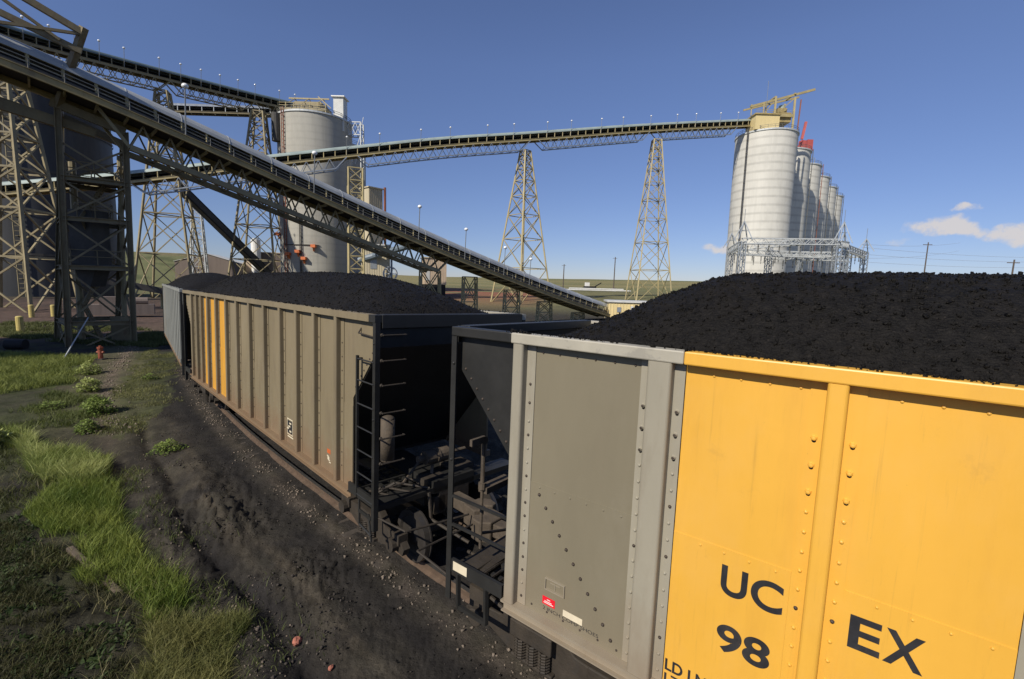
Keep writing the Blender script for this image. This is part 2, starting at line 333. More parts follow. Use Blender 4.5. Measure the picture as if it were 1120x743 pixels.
for (az, el, wa, we, st) in CLOUDS if 'CLOUDS' in globals() else [(42.0,6.3,2.6,1.0,1), (43.2,5.9,2.2,.75,1), (43.4,7.75,1.05,.5,1), (46.6,5.6,2.4,.85,1), (47.6,5.2,2.1,.75,1), (23.6,4.7,1.9,.6,.95), (39.0,5.0,1.5,.5,.5)]:
    dx = math_node('DIVIDE', math_node('SUBTRACT', waz, R(az)), R(wa))
    dy = math_node('DIVIDE', math_node('SUBTRACT', wel, R(el)), R(we))
    d2 = math_node('ADD', math_node('MULTIPLY', dx, dx), math_node('MULTIPLY', dy, dy))
    v = math_node('MULTIPLY', math_node('MAXIMUM', math_node('SUBTRACT', 1.25, d2), 0), st)
    tot = v if tot is None else math_node('MAXIMUM', tot, v)
cl = math_node('MULTIPLY', tot, math_node('MULTIPLY_ADD', nzw.outputs['Fac'], 1.9, -.42))
mrw = N.new('ShaderNodeMapRange'); mrw.interpolation_type = 'SMOOTHSTEP'; mrw.inputs['From Min'].default_value = .12; mrw.inputs['From Max'].default_value = .62; mrw.inputs['To Max'].default_value = .9
L.new(cl, mrw.inputs['Value'])
mxw = N.new('ShaderNodeMix'); mxw.data_type = 'RGBA'; mxw.inputs['B'].default_value = (7.2, 6.8, 6.7, 1)
tint = N.new('ShaderNodeMix'); tint.data_type = 'RGBA'; tint.blend_type = 'MULTIPLY'; tint.inputs['Factor'].default_value = 1; tint.inputs['B'].default_value = (1.05, .95, 1.06, 1)
L.new(sky.outputs[0], tint.inputs['A'])
elr = N.new('ShaderNodeMapRange'); elr.inputs['From Min'].default_value = 0; elr.inputs['From Max'].default_value = .42; elr.inputs['To Min'].default_value = 0; elr.inputs['To Max'].default_value = 1
L.new(elw.outputs[0], elr.inputs['Value'])
tin2 = N.new('ShaderNodeMix'); tin2.data_type = 'RGBA'; tin2.blend_type = 'MULTIPLY'; tin2.inputs['Factor'].default_value = 1
L.new(tint.outputs['Result'], tin2.inputs['A']); hz = N.new('ShaderNodeMix'); hz.data_type = 'RGBA'; hz.inputs['A'].default_value = (.62,.68,.77,1); hz.inputs['B'].default_value = (1.06,1.12,1.18,1)
L.new(elr.outputs[0], hz.inputs['Factor']); L.new(hz.outputs['Result'], tin2.inputs['B']); tint = tin2
L.new(mrw.outputs[0], mxw.inputs['Factor']); L.new(tint.outputs['Result'], mxw.inputs['A']); L.new(mxw.outputs['Result'], bg.inputs['Color'])
S.view_settings.view_transform = 'Standard'; S.view_settings.look = 'None'; S.view_settings.exposure = 0; S.view_settings.gamma = 1
S.cycles.max_bounces = 6; S.cycles.diffuse_bounces = 3

# ------------------------------------------------------------------ track geometry: an arc
OX, OY, RAD = 87.75, 105.8, 132.0
def arc_ds(x, y):
    vx = np.asarray(x, float)-OX; vy = np.asarray(y, float)-OY
    return np.hypot(vx, vy)-RAD, (np.arctan2(-vy, -vx)-.9)*-RAD
def arc_pt(sd_, d):
    a = .9-sd_/RAD
    return (OX-(RAD+d)*math.cos(a), OY-(RAD+d)*math.sin(a))

# ------------------------------------------------------------------ ground: one sheet out to the horizon
def base_height(x, y):
    x = np.asarray(x, float); y = np.asarray(y, float)
    D = np.hypot(x, y); az = np.degrees(np.arctan2(x, y))
    right = sstep(-34, -18, az)
    mid = sstep(80, 175, D)*3.4*right
    left_hill = sstep(170, 330, D)*17*(1-sstep(-36, -22, az))*sstep(-70, -45, az)
    hills = sstep(260, 900, D)*(17+5*fbm(x/260+3, y/260, 3, 5))
    return -.62+mid*1.0+left_hill+hills+.25*fbm(x/35, y/35, 3, 9)*sstep(14, 60, D)
def ground_height(x, y):
    h = base_height(x, y); D = np.hypot(x, y)
    d, sa = arc_ds(x, y)
    near = 1-sstep(40, 75, D)
    bed = 1-sstep(1.15, 1.9, np.abs(d))
    n1 = fbm(x*1.1, y*1.1, 4, 21); n2 = fbm(x*4.5, y*4.5, 4, 33); n3 = fbm(x*14, y*14, 3, 55)
    wob = .22*fbm(sa/3.2, d*0+1.7, 3, 40)
    brk = sstep(.25, .75, vnoise(sa*.55, d*.8, 3))
    ridge = .085*np.exp(-((d-2.5-wob)/.36)**2)*(.35+.9*brk)
    rut1 = -.085*np.exp(-((d-3.12-wob)/.13)**2)*(.4+.8*vnoise(sa*.7, d*0+3, 8))
    rut2 = -.05*np.exp(-((d-2.1-wob)/.2)**2)*brk
    rid3 = .05*np.exp(-((d-3.5-wob)/.3)**2)
    mound = .22*sstep(3.9, 5.6, d)*(1-sstep(6.5, 11, d))*(1-sstep(10, 26, sa))
    rpatch = np.exp(-(((x+6.2)/1.1)**2+((y-9.3)/1.3)**2))+.8*np.exp(-(((x+3.2)/.7)**2+((y-7.3)/.8)**2))
    rough = .35+1.6*rpatch+.9*sstep(-.1, .35, fbm(x*.6, y*.6, 3, 77))
    out = (1-bed)*(.040*n2*rough*(1-.5*sstep(9, 20, D))+.05*n3*rough*(1-sstep(10, 20, D))+.02*fbm(x*34, y*34, 2, 58)*(1-sstep(7, 13, D))+.07*n1*sstep(1.6, 3, np.abs(d)))
    return h*(1-bed*near)+(-.588+.035*n1+.03*n2)*bed*near+near*(1-bed)*(ridge+rut1+rut2+rid3+mound)*(1-sstep(16, 26, sa)*.7)*(d > 0)+near*out

GRASS_POLYS = {
 'clump': [(-15.8,13.9),(-13.8,12.8),(-12.6,11.9),(-10.8,11.7),(-8.8,9.75),(-6.95,8.2),(-5.4,6.9),(-4.75,6.4),(-4.8,5.9),(-6.1,6.6),(-7.9,7.75),(-9.7,8.8),(-10.5,10.2)],
 'low': [(-4.9,6.2),(-4.1,5.95),(-3.25,5.1),(-3.0,4.4),(-4.45,4.6)],
 'weeds': [(-9.8,8.6),(-10.5,6.0),(-6.06,4.4),(-4.3,4.6),(-4.9,6.0),(-6.1,6.6),(-7.9,7.7)],
 'band': [(-36,26.5),(-29.5,27.5),(-24.6,27.0),(-19.8,20.5),(-20.6,18.0),(-30,20)],
 'strip': [(-24.6,30.5),(-21.9,29.8),(-12.9,17.2),(-11.6,13.6),(-13.3,13.9),(-17,19.5)],
 'left': [(-22,20),(-15.5,17.5),(-14,14.2),(-17,13),(-24,14)]}
def in_poly(x, y, P):
    x = np.asarray(x); y = np.asarray(y); r = np.zeros(x.shape, bool); n = len(P)
    for i in range(n):
        x0, y0 = P[i]; x1, y1 = P[(i+1)%n]
        c_ = ((y0 > y) != (y1 > y)) & (x < (x1-x0)*(y-y0)/(y1-y0+1e-12)+x0); r ^= c_
    return r
def poly_soft(x, y, P, wob=.35, seed=0):
    return in_poly(x+wob*fbm(x*1.3, y*1.3, 3, seed), y+wob*fbm(x*1.3+9, y*1.3, 3, seed+4), P).astype(float)

def ground_color(x, y):
    D = np.hypot(x, y); az = np.degrees(np.arctan2(x, y)); d, sa = arc_ds(x, y)
    n1 = fbm(x*.9, y*.9, 5, 61); n2 = fbm(x*3.1, y*3.1, 4, 71); n0 = fbm(x*.17, y*.17, 4, 81)
    wob = .22*fbm(sa/3.2, d*0+1.7, 3, 40)
    C = np.empty(x.shape+(3,)); C[:] = (.041,.037,.029)
    def mixc(col, a):
        a = np.clip(a, 0, 1)[..., None]; C[:] = C*(1-a)+np.array(col)*a
    st = fbm(sa*.5, d*5.5, 4, 47)
    mixc((.068,.059,.044), .25+1.0*n1+.9*st*(D < 25))
    mixc((.026,.0235,.021), (.3+1.6*n2)*.8)
    # beside the track
    mixc((.085,.070,.056), np.exp(-((d-1.28-.4*wob)/.2)**2)*(.55+.9*n2))
    mixc((.017,.0155,.015), np.exp(-((d-1.75-.5*wob)/.33)**2)*(.85+.5*n1))
    mixc((.030,.027,.025), sstep(-2, -1, d)*(1-sstep(.95, 1.2, d))*.9)
    mixc((.076,.064,.047), np.exp(-((d-2.5-wob)/.32)**2)*(.45+.6*n2+1.2*st)*(1-sstep(14, 22, sa)))
    mixc((.019,.0175,.017), np.exp(-((d-3.15-wob)/.33)**2)*(.85+.8*n1)*(1-sstep(11, 15, sa)))
    mixc((.030,.027,.024), np.exp(-((d-2.05-wob)/.25)**2)*(.6+.8*n2))
    mixc((.024,.022,.021), sstep(.2, .5, n1)*sstep(1.6, 2.5, d)*(1-sstep(3.2, 4, d))*.8)
    # green-brown path far along the track
    far = sstep(17, 26, sa)*(1-sstep(60, 75, D))
    mixc((.105,.098,.055), far*sstep(2.4, 3.2, d)*(1-sstep(5, 6.5, d))*(.75+.5*n1))
    mixc((.15,.115,.09), far*np.exp(-((d-4.0)/.25)**2)*(.55+.9*n2))
    mixc((.020,.019,.018), sstep(20, 30, sa)*np.exp(-((d-1.7)/.55)**2)*(.8+.5*n1))
    # grassy soil
    for k, (P, col, st) in {'clump': (GRASS_POLYS['clump'], (.050,.072,.018), .8), 'low': (GRASS_POLYS['low'], (.062,.06,.026), .8),
              'weeds': (GRASS_POLYS['weeds'], (.030,.030,.016), .75), 'band': (GRASS_POLYS['band'], (.075,.095,.028), .85),
              'strip': (GRASS_POLYS['strip'], (.075,.085,.033), .6), 'left': (GRASS_POLYS['left'], (.055,.065,.026), .6)}.items():
        mixc(col, poly_soft(x, y, P, .6, 3)*st*(.75+.7*n2))
    mixc((.055,.062,.027), sstep(4, 6.5, d)*(1-sstep(55, 70, D))*sstep(-.1, .35, n1+n0)*.7)
    # red-brown haul road and yard under the plant
    road = sstep(45, 52, D)*(1-sstep(100, 140, D))*(az < -30)
    mixc((.115,.078,.062), road*(.8+.6*n2)); mixc((.045,.036,.032), road*sstep(.05, .4, n0+n1*.6)*.8)
    # rangeland
    rl = sstep(75, 115, D)*(1-(az < -33)*(1-sstep(120, 160, D)))
    mixc((.165,.155,.075), rl); mixc((.095,.105,.045), rl*sstep(-.05, .4, fbm(x/22, y/22, 4, 91))*.8)
    mixc((.24,.105,.065), rl*sstep(.05, .2, fbm(x/40+5, y/16, 3, 99)+.3)*np.exp(-((D-150)/45.)**2)*sstep(-14, -8, az)*(1-sstep(1, 6, az)))
    mixc((.055,.055,.035), rl*sstep(.28, .45, fbm(x/9, y/9, 3, 7))*.6*(1-sstep(300, 500, D)))
    hill = sstep(200, 420, D)
    mixc((.235,.205,.095), hill*.9); mixc((.13,.14,.06), hill*sstep(-.1, .3, fbm(x/130, y/60, 4, 14))*.75)
    gl = sstep(165, 230, D)*(az < -28)
    mixc((.15,.155,.07), gl*.85); mixc((.07,.085,.035), gl*sstep(0, .35, fbm(x/14, y/14, 4, 17))*.7)
    return C

rad = [0.15]
while rad[-1] < 2400:
    r_ = rad[-1]; rad.append(r_+max(.07 if r_ < 9 else .085, r_*.0125))
rad = np.array(rad)
ang = np.concatenate([np.linspace(-80, 62, 640), np.linspace(62, 280, 56)[1:-1]])
A, RR = np.meshgrid(np.radians(ang), rad)
GX = RR*np.sin(A); GY = RR*np.cos(A)
GZ = ground_height(GX, GY); GC = ground_color(GX, GY)
na = len(ang); nr = len(rad)
idx = np.arange(na*nr).reshape(nr, na); nx = np.roll(idx, -1, axis=1)
Fq = np.stack([idx[:-1], idx[1:], nx[1:], nx[:-1]], -1).reshape(-1, 4)
g = np_mesh('ground', np.stack([GX, GY, GZ], -1).reshape(-1, 3), Fq, M['ground'], smooth=True, color=GC.reshape(-1, 3))
tag(g, kind='structure')
def gz(x, y): return float(ground_height(np.array([x]), np.array([y]))[0])

# track: two rails on sleepers
for dd in (.755, -.755):
    mb = MB(); prof = [(-.07,-.60),(.07,-.60),(.07,-.575),(.012,-.55),(.012,-.475),(.036,-.46),(.036,-.43),(-.036,-.43),(-.036,-.46),(-.012,-.475),(-.012,-.55),(-.07,-.575)]
    ss = np.arange(-14, 70, .8); n = len(prof)
    for k, s_ in enumerate(ss):
        for (o_, z_) in prof:
            x_, y_ = arc_pt(s_, dd+o_); mb.v.append((x_, y_, z_))
    for k in range(len(ss)-1):
        for j in range(n):
            mb.f.append((k*n+j, k*n+(j+1)%n, (k+1)*n+(j+1)%n, (k+1)*n+j)); mb.m.append(1 if j == 6 else 0)
    tag(mb.build('track_rail', [M['railsteel'], M['railhead']]), kind='structure')
mb = MB()
for s_ in np.arange(-13, 69, .62):
    j = random.uniform(-.05, .05); L0 = 1.28+random.uniform(-.06, .08)
    p = arc_pt(s_, L0); q = arc_pt(s_+j*.3, -1.3)
    mb.bar((p[0], p[1], -.70+random.uniform(-.015,.015)), (q[0], q[1], -.70), .23, .19)
tag(mb.build('track_sleepers', M['tie'], bevel=.012), kind='structure')

# ------------------------------------------------------------------ lettering
def letters(name, body, parent, x_left, y, z0, height, m, width=None, bold=0.0):
    cu = bpy.data.curves.new('lettering', 'FONT'); cu.body = body; cu.size = 1; cu.offset = bold; cu.extrude = 0.0
    to = bpy.data.objects.new('lettering', cu); COL.objects.link(to)
    dg = bpy.context.evaluated_depsgraph_get(); me = bpy.data.meshes.new_from_object(to.evaluated_get(dg))
    bpy.data.objects.remove(to)
    V = np.empty(len(me.vertices)*3, np.float32); me.vertices.foreach_get('co', V); V = V.reshape(-1, 3)
    mn = V.min(0); mxv = V.max(0); k = height/(mxv[1]-mn[1]); kx = (width/(mxv[0]-mn[0])) if width else k
    W = np.stack([x_left-(V[:,0]-mn[0])*kx, np.full(len(V), y), z0+(V[:,1]-mn[1])*k], -1)
    me.vertices.foreach_set('co', W.astype(np.float32).ravel()); me.materials.clear(); me.materials.append(m); me.update(); me.name = name
    o = bpy.data.objects.new(name, me); COL.objects.link(o); o.parent = parent
    return o

# ------------------------------------------------------------------ wagons
HL = 7.25
def hat_profile(x0, x1, y0, y1, r=.028):
    pts = []
    for (cx, cy, a0) in ((x1-r, y1-r, 0), (x0+r, y1-r, 90)):
        for k in range(5):
            a = R(a0+22.5*k); pts.append((cx+r*math.cos(a), cy+r*math.sin(a)))
    return [(x0, y0), (x1, y0)]+pts

def wagon(label, loc, heading, posts, panels, rail, gus_col, end_len, cant=.0176, body='grey', sidecol=None, loaded=True, full=True, flr=None):
    t = thing('coal_wagon', label, 'rail wagon', loc, (cant, 0, heading+math.pi/2), 'loaded coal wagons of the train')
    body = M[body]
    # near side (local +Y)
    for (xa, xb, cname) in panels:
        pm = M[cname]; mb = MB()
        mb.box(xa, xb, 1.49, 1.508, 2.2255, 3.688); mb.box(xa, xb, 1.49, 1.5135, .80, 2.226)
        if full:
            x = xa+.1
            while x < xb-.05:
                mb.dome((x, 1.5135, 2.185), (0,1,0), .012, m=0)
                x += .185
            x = xa+.06
            while x < xb-.04:
                mb.dome((x, 1.508, 3.615), (0,1,0), .013, m=0 if cname == 'yellow' else 1); mb.dome((x, 1.5135, .862), (0,1,0), .013, m=1 if cname != 'yellow' else 0)
                x += .2
            if (xa, xb) == panels[0][:2]:
                for k in range(11):
                    f = k/10; mb.dome((5.97-.90*f, 1.5135, 2.11-1.18*f), (0,1,0), .019, .022, m=1)
        mb.build('side_panel', [pm, M['bolt']], t)
    for (xa, xb, cname, fl, fr) in posts:      # fl / fr: flange width towards -X / +X
        mb = MB(); pm = M[cname]
        mb.prism(hat_profile(xa, xb, 1.49, 1.613), lambda x, y, z: (x, y, z), .803, 3.689)
        for (fa, fb) in ((xa-fl, xa), (xb, xb+fr)):
            if fb-fa < .01: continue
            mb.box(fa, fb, 1.50, 1.5195, .803, 3.687)
            if not full: 
                xm = (fa+fb)/2; z = 3.25
                while z > .95:
                    mb.dome((xm, 1.5195, z), (0,1,0), .016, m=1, n=5); z -= .24
                continue
            xm = (fa+fb)/2; z = 3.27; k = 0
            while z > .86:
                big = k < 3 and xb < 6
                old = big or (k % 9 == 8) or (cname == 'grey' and random.random() < (.08 if xb < 6 else .4))
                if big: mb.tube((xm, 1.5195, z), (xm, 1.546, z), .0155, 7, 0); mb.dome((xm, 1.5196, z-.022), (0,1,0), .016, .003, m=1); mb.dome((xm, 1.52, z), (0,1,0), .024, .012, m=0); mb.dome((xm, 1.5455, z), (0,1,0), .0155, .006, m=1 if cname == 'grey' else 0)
                else: mb.dome((xm, 1.5195, z), (0,1,0), .0165, .015, m=1 if old else 0)
                z -= .20 if k < 2 else .152+random.uniform(-.006,.006); k += 1
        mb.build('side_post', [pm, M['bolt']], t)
    for (xa, xb, cname) in rail:
        mb = MB().box(xa, xb, 1.47, 1.6145, 3.69, 3.80)
        mb.build('top_rail', M[cname], t, bevel=.012 if full else 0)
    sill = MB().box(-6.36, 6.36, 1.47, 1.617, .776, .80); sill.box(-6.36, 6.36, 1.535, 1.555, .675, .776); sill.box(-6.36, 6.36, 1.535, 1.60, .66, .675); sill.box(-6.36, 6.36, 1.40, 1.47, .70, .79)
    sill.build('side_sill', flr or body, t)
    # far side (local -Y)
    mb = MB().box(-6.34, 6.34, -1.513, -1.495, .80, 3.688)
    for x in np.linspace(-6.2, 6.2, 12): mb.box(x-.06, x+.06, -1.612, -1.514, .80, 3.688)
    mb.build('side_panel', body, t)
    MB().box(-7.25, 7.25, -1.6145, -1.47, 3.69, 3.80).build('top_rail', M['rail_top'], t)
    MB().box(-6.36, 6.36, -1.614, -1.47, .675, .80).build('side_sill', flr or body, t)
    MB().box(-4.95, 4.95, -1.49, 1.49, .70, .77).build('floor_sheet', M['black'], t)
    MB().box(-7.2, 7.2, -.33, .33, .34, .69).build('centre_sill', M['undergear'], t)
    for e in (1, -1):
        el = end_len[0 if e == 1 else 1]
        det = el > 0
        gm = M[gus_col[0 if e == 1 else 1]]
        for sy in (1, -1):
            mb = MB()
            poly = [(6.345,3.688),(7.16,3.688),(7.16,3.283),(6.345,2.362)]
            mb.prism(poly, lambda x, z, y: (e*x, sy*y, z), 1.497, 1.5125)
            if sy == 1:
                for k in range(8):
                    f = (k+.5)/8; mb.dome((e*(6.40+.74*f), 1.5125, 2.52+.836*f), (0,1,0), .018, m=1)
            mb.build('gusset_panel', [gm, M['bolt']], t)
            mb = MB().box(min(e*7.17, e*7.25), max(e*7.17, e*7.25), min(sy*1.585, sy*1.605), max(sy*1.585, sy*1.605), .42, 3.688)
            mb.box(min(e*7.23, e*7.25), max(e*7.23, e*7.25), min(sy*1.525, sy*1.585), max(sy*1.525, sy*1.585), .42, 3.688)
            if sy == 1:
                for z in (3.37, 2.2): mb.dome((e*7.205, 1.605, z), (0,1,0), .022, m=0)
            mb.build('corner_post', M['black'], t)
        mb = MB(); fn = lambda x, z, y: (e*x, y, z)
        mb.prism([(7.16,3.688),(7.20,3.688),(7.20,3.30),(4.93,.735),(4.89,.76),(7.16,3.33)], fn, -1.494, 1.494)
        mb.build('slope_sheet', M['black'], t)
        mb = MB().box(min(e*7.10, e*7.25), max(e*7.10, e*7.25), -1.468, 1.468, 3.692, 3.81); mb.box(min(e*7.25, e*7.265), max(e*7.25, e*7.265), -1.5, 1.5, 3.60, 3.806)
        mb.build('end_rail', M['black'], t, bevel=.01)
        # end platform, coupler
        bd = MB()
        for k in range(4): bd.box(min(e*5.6, e*6.84), max(e*5.6, e*6.84), .5+k*.24, .56+k*.24, .70, .75)
        for k in range(6): bd.box(min(e*(5.7+k*.2), e*(5.74+k*.2)), max(e*(5.7+k*.2), e*(5.74+k*.2)), .48, 1.45, .751, .775)
        bd.build('walk_grating', M['black'], t)
        mb = MB().box(min(e*6.85, e*7.2), max(e*6.85, e*7.2), -1.5, 1.5, .70, .79)
        mb.box(min(e*6.4, e*7.2), max(e*6.4, e*7.2), -.45, .45, .69, .90)
        mb.build('end_platform', M['black'] if e == -1 else M['undergear'], t)
        MB().box(min(e*6.36, e*7.165), max(e*6.36, e*7.165), 1.56, 1.60, .79, .95).build('side_step_beam', M['black'], t)
        if det:
            mb = MB().box(min(e*7.2, e*(el-.35)), max(e*7.2, e*(el-.35)), -.11, .11, .38, .60)
            mb.prism([(el-.36,-.2),(el-.05,-.24),(el+.02,-.1),(el-.08,.02),(el+.02,.12),(el-.02,.24),(el-.2,.27),(el-.36,.16)], lambda x, y, z: (e*x, y*e, z), .30, .64)
            mb.build('coupler', M['gear_brown'], t, bevel=.02)
            mb = MB(); mb.tube((e*(el-.1), .3, .58), (e*(el-.15), 1.45, .66), .016, 6); mb.tube((e*(el-.15), 1.45, .66), (e*7.2, 1.52, .62), .016, 6)
            mb.tube((e*7.2, .55, .75), (e*7.28, .55, .3), .03, 6); mb.tube((e*7.28, .55, .3), (e*(el-.05), .32, .12), .028, 6)
            mb.build('uncoupling_rod', M['undergear'], t)
        # bogie
        bo = MB()
        prof = [(-1.15,-.02),(-.98,.13),(-.55,.16),(-.33,.34),(.33,.34),(.55,.16),(.98,.13),(1.15,-.02),(1.10,-.14),(.72,-.10),(.42,-.22),(-.42,-.22),(-.72,-.10),(-1.10,-.14)]
        cx = e*6.2
        bo.box(cx-.2, cx+.2, -1.0, 1.0, .1, .30)
        bog = bo.build('bogie', M['undergear'], t)
        for sy in (1, -1):
            mb = MB(); mb.prism(prof, lambda x, z, y: (cx+x, sy*y, z), 1.0, 1.12); mb.box(cx-.30, cx+.30, min(sy*.95, sy*1.2), max(sy*.95, sy*1.2), -.22, -.17)
            mb.box(cx-.30, cx+.30, min(sy*1.09, sy*1.24), max(sy*1.09, sy*1.24), .09, .30)
            for xx in (-.89, .89): mb.tube((cx+xx, sy*.98, .0), (cx+xx, sy*1.24, .0), .12, 12); mb.box(cx+xx-.16, cx+xx+.16, min(sy*.98, sy*1.16), max(sy*.98, sy*1.16), .02, .19)
            mb.build('side_frame', M['undergear'], bog, bevel=.015 if full else 0)
            for k in (-1, 0, 1):
                mb = MB(); xs = cx+k*.17
                prev = None
                for q in range(57):
                    a = q*math.pi/4; p = (xs+.070*math.cos(a), sy*1.16+.070*math.sin(a), -.165+q*.25/56)
                    if prev: mb.tube(prev, p, .016, 5, cap=False)
                    prev = p
                mb.build('spring', M['undergear'], bog, smooth=True)
            for xx in (-.89, .89):
                mb = MB(); y0, y1 = sy*.70, sy*.82; X = cx+xx
                mb.tube((X, y0, .02), (X, sy*.725, .02), .465, 28, 0); mb.tube((X, sy*.725, .02), (X, y1, .02), .448, 28, 1, .44, cap=False)
                vs = []; n = 28
                for rr, yy in ((.44, .82), (.36, .815), (.33, .775), (.16, .775), (.13, .82), (0, .82)):
                    for k in range(n):
                        a = 2*math.pi*k/n; vs.append((X+rr*math.cos(a), sy*yy, .02+rr*math.sin(a)))
                fs = [(i*n+k, i*n+(k+1)%n, (i+1)*n+(k+1)%n, (i+1)*n+k) for i in range(5) for k in range(n)]
                mb.add(vs, fs, 0)
                mb.build('wheel', [M['wheel'], M['tread']], bog)
        for xx in (-.89, .89): MB().tube((cx+xx, -.7, .02), (cx+xx, .7, .02), .085, 10).build('axle', M['undergear'], bog)
    return t

PROF_A = ([0,.3,.81,1.245,1.73,2.0,2.65,4.0], [0,.06,.42,.69,.925,.972,.995,1.0])
PROF_B = ([0,.8,1.75,2.5,3.7,5.0], [.06,.49,.77,.90,.98,1.0])
def coal_heap(label, parent_t, x0, x1, res, seed, ztop=4.53, lumps=2500, pr=PROF_B):
    """coal heaped above the wagon's top rail; local coordinates of the wagon"""
    xs = np.arange(x0, x1+res, res); ys = np.linspace(-1.488, 1.488, int(2.976/res)+1)
    X, Y = np.meshgrid(xs, ys, indexing='ij')
    def prof(x):
        u = np.minimum(x-x0, x1-x); 
        return np.interp(u, pr[0], pr[1])
    sag = 1-.035*(vnoise(X*.45, Y*0, seed)-.3)
    cross = 1-np.abs(Y/1.488)**2.3
    u = np.minimum(X-x0, x1-X)
    rim = np.minimum(1, prof(X))*cross
    Z = 3.60+(ztop-3.60)*(.14*np.minimum(1, u/.35)+.86*np.clip(rim*sag, 0, 1.05))
    Z += .028*fbm(X*1.5, Y*1.5, 4, seed+2)+.012*fbm(X*5, Y*5, 4, seed+3)+.011*fbm(X*21, Y*21, 2, seed+8)
    n, m = X.shape; V = np.stack([X, Y, Z], -1).reshape(-1, 3)
    ii = np.arange(n*m).reshape(n, m)
    Fc = np.stack([ii[:-1,:-1], ii[1:,:-1], ii[1:,1:], ii[:-1,1:]], -1).reshape(-1, 4)
    # lumps: squashed, rotated cubes
    rs = np.random.default_rng(seed)
    cube = np.array([(-1,-1,-1),(1,-1,-1),(1,1,-1),(-1,1,-1),(-1,-1,1),(1,-1,1),(1,1,1),(-1,1,1)], float)
    cf = np.array([(0,3,2,1),(4,5,6,7),(0,1,5,4),(1,2,6,5),(2,3,7,6),(3,0,4,7)])
    LV = []; LF = []
    for k in range(lumps):
        i = rs.integers(2, n-2); j = rs.integers(0, m)
        r_ = .004+.013*rs.random()**3.2
        q = Euler(rs.random(3)*6.28).to_matrix(); Rm = np.array(q)
        v = (cube*(.6+.6*rs.random((8,1)))*r_*np.array([1,.8,.65])) @ Rm.T + V[i*m+j]+np.array([0,0,r_*.3])
        LF.append(cf+len(V)+8*len(LV)); LV.append(v)
    for k in range(lumps//12):
        xx = rs.uniform(x0, x1); yy = (1.54+rs.normal(0, .035))*(1 if rs.random() < .6 else -1)
        r_ = .004+.017*rs.random()**4; Rm = np.array(Euler(rs.random(3)*6.28).to_matrix())
        if abs(yy) > 1.61 or fbm(np.array([xx*2.2]), np.array([yy*0]), 3, seed+5)[0] < -.1+.5*(rs.random()-.5): continue
        v = (cube*(.6+.6*rs.random((8,1)))*r_*np.array([1,.8,.65])) @ Rm.T + np.array([xx, yy, 3.80+r_*.5])
        LF.append(cf+len(V)+8*len(LV)); LV.append(v)
    V2 = np.concatenate([V]+LV); F2 = np.concatenate([Fc]+LF)
    o = np_mesh('coal_load', V2, F2, M['coal'], smooth=False)
    o.location = parent_t.location; o.rotation_euler = parent_t.rotation_euler
    return tag(o, label, 'coal heap', 'heaps of coal in the wagons')

def side_ladder(t, e, x_in, rungs, stile_top):
    mb = MB(); mb.bar((e*x_in, 1.595, .80), (e*x_in, 1.595, stile_top), .05, .035, up=(0,1,0))
    for z in rungs:
        mb.tube((e*x_in, 1.60, z), (e*7.2, 1.60, z), .013, 6)
    for z in (stile_top-.06, .9): mb.bar((e*x_in, 1.595, z), (e*x_in, 1.51, z), .04)
    return mb.build('ladder', M['black'], t)
def end_ladder(t, e, rungs):
    for z in rungs:
        mb = MB(); mb.tube((e*7.29, 1.50, z), (e*7.29, 1.10, z), .013, 6); mb.dome((e*7.25, 1.50, z), (e,0,0), .03); 
        mb.tube((e*7.25, 1.49, z), (e*7.29, 1.49, z), .012, 6); mb.tube((e*7.25, 1.11, z), (e*7.29, 1.11, z), .012, 6)
        mb.build('end_rung', M['undergear'], t)

# nearest wagon
W1L = (5.939, 2.122, -.028)
x_posts = [(6.20,6.335,'grey',.11,0), (4.65,4.86,'grey',.09,.085), (3.45,3.575,'yellow',.10,.10), (2.27,2.41,'grey',.10,.10)]
x = 1.04
while x > -6.3:
    x_posts.append((x, x+.125, 'grey', .10, .10)); x -= 1.21
pan = [(4.945,6.09,'grey_panel'), (3.676,4.555,'yellow'), (2.512,3.35,'yellow')]
xr = 2.17
for p in x_posts[4:]:
    pan.append((p[1]+.1, xr, 'grey_panel')); xr = p[0]-.1
w1 = wagon('nearest coal wagon, grey with bright yellow panels lettered UC EX', W1L, .903, x_posts, pan,
      [(6.362,7.25,'black'), (4.556,6.360,'rail_top'), (2.3,4.554,'yellow'), (-7.25,2.298,'rail_top')], ('black','black'), (8.12, 0))
letters('lettering', 'U', w1, 4.152, 1.5150, 1.842, .250, M['ink'], .196, .025)
letters('lettering', 'C', w1, 3.930, 1.5150, 1.842, .250, M['ink'], .222, .025)
letters('lettering', 'E', w1, 3.302, 1.5150, 1.830, .244, M['ink'], .178, .025)
letters('lettering', 'X', w1, 3.108, 1.5150, 1.830, .244, M['ink'], .208, .025)
letters('lettering', '98', w1, 4.148, 1.5150, 1.355, .240, M['ink'], .392, .025)
letters('lettering', '0', w1, 3.296, 1.5150, 1.345, .240, M['ink'], .185, .025)
letters('lettering', 'LD LMT', w1, 4.543, 1.5150, .938, .108, M['ink'], .44, .028)
letters('lettering', 'LT WT', w1, 4.543, 1.5150, .815, .095, M['ink'], .40, .028)
mb = MB().box(5.711, 5.868, 1.514, 1.5165, .940, 1.028); w1r = mb.build('placard', M['red'], w1); w1r['label'] = 'small red placard with white print'
mb = MB()
for a, b, z in ((5.85,5.73,.962),(5.84,5.75,.978),(5.81,5.77,1.002)): mb.box(b, a, 1.5166, 1.5172, z-.004, z+.004)
mb.build('placard_print', M['white'], w1r)
MB().box(5.383, 5.610, 1.514, 1.5165, .918, .985).build('label_plate', M['cream'], w1)
letters('lettering', '2 INCH COMP SHOES', w1, 5.86, 1.5150, .878, .038, M['ink'], .66, 0)
mb = MB()
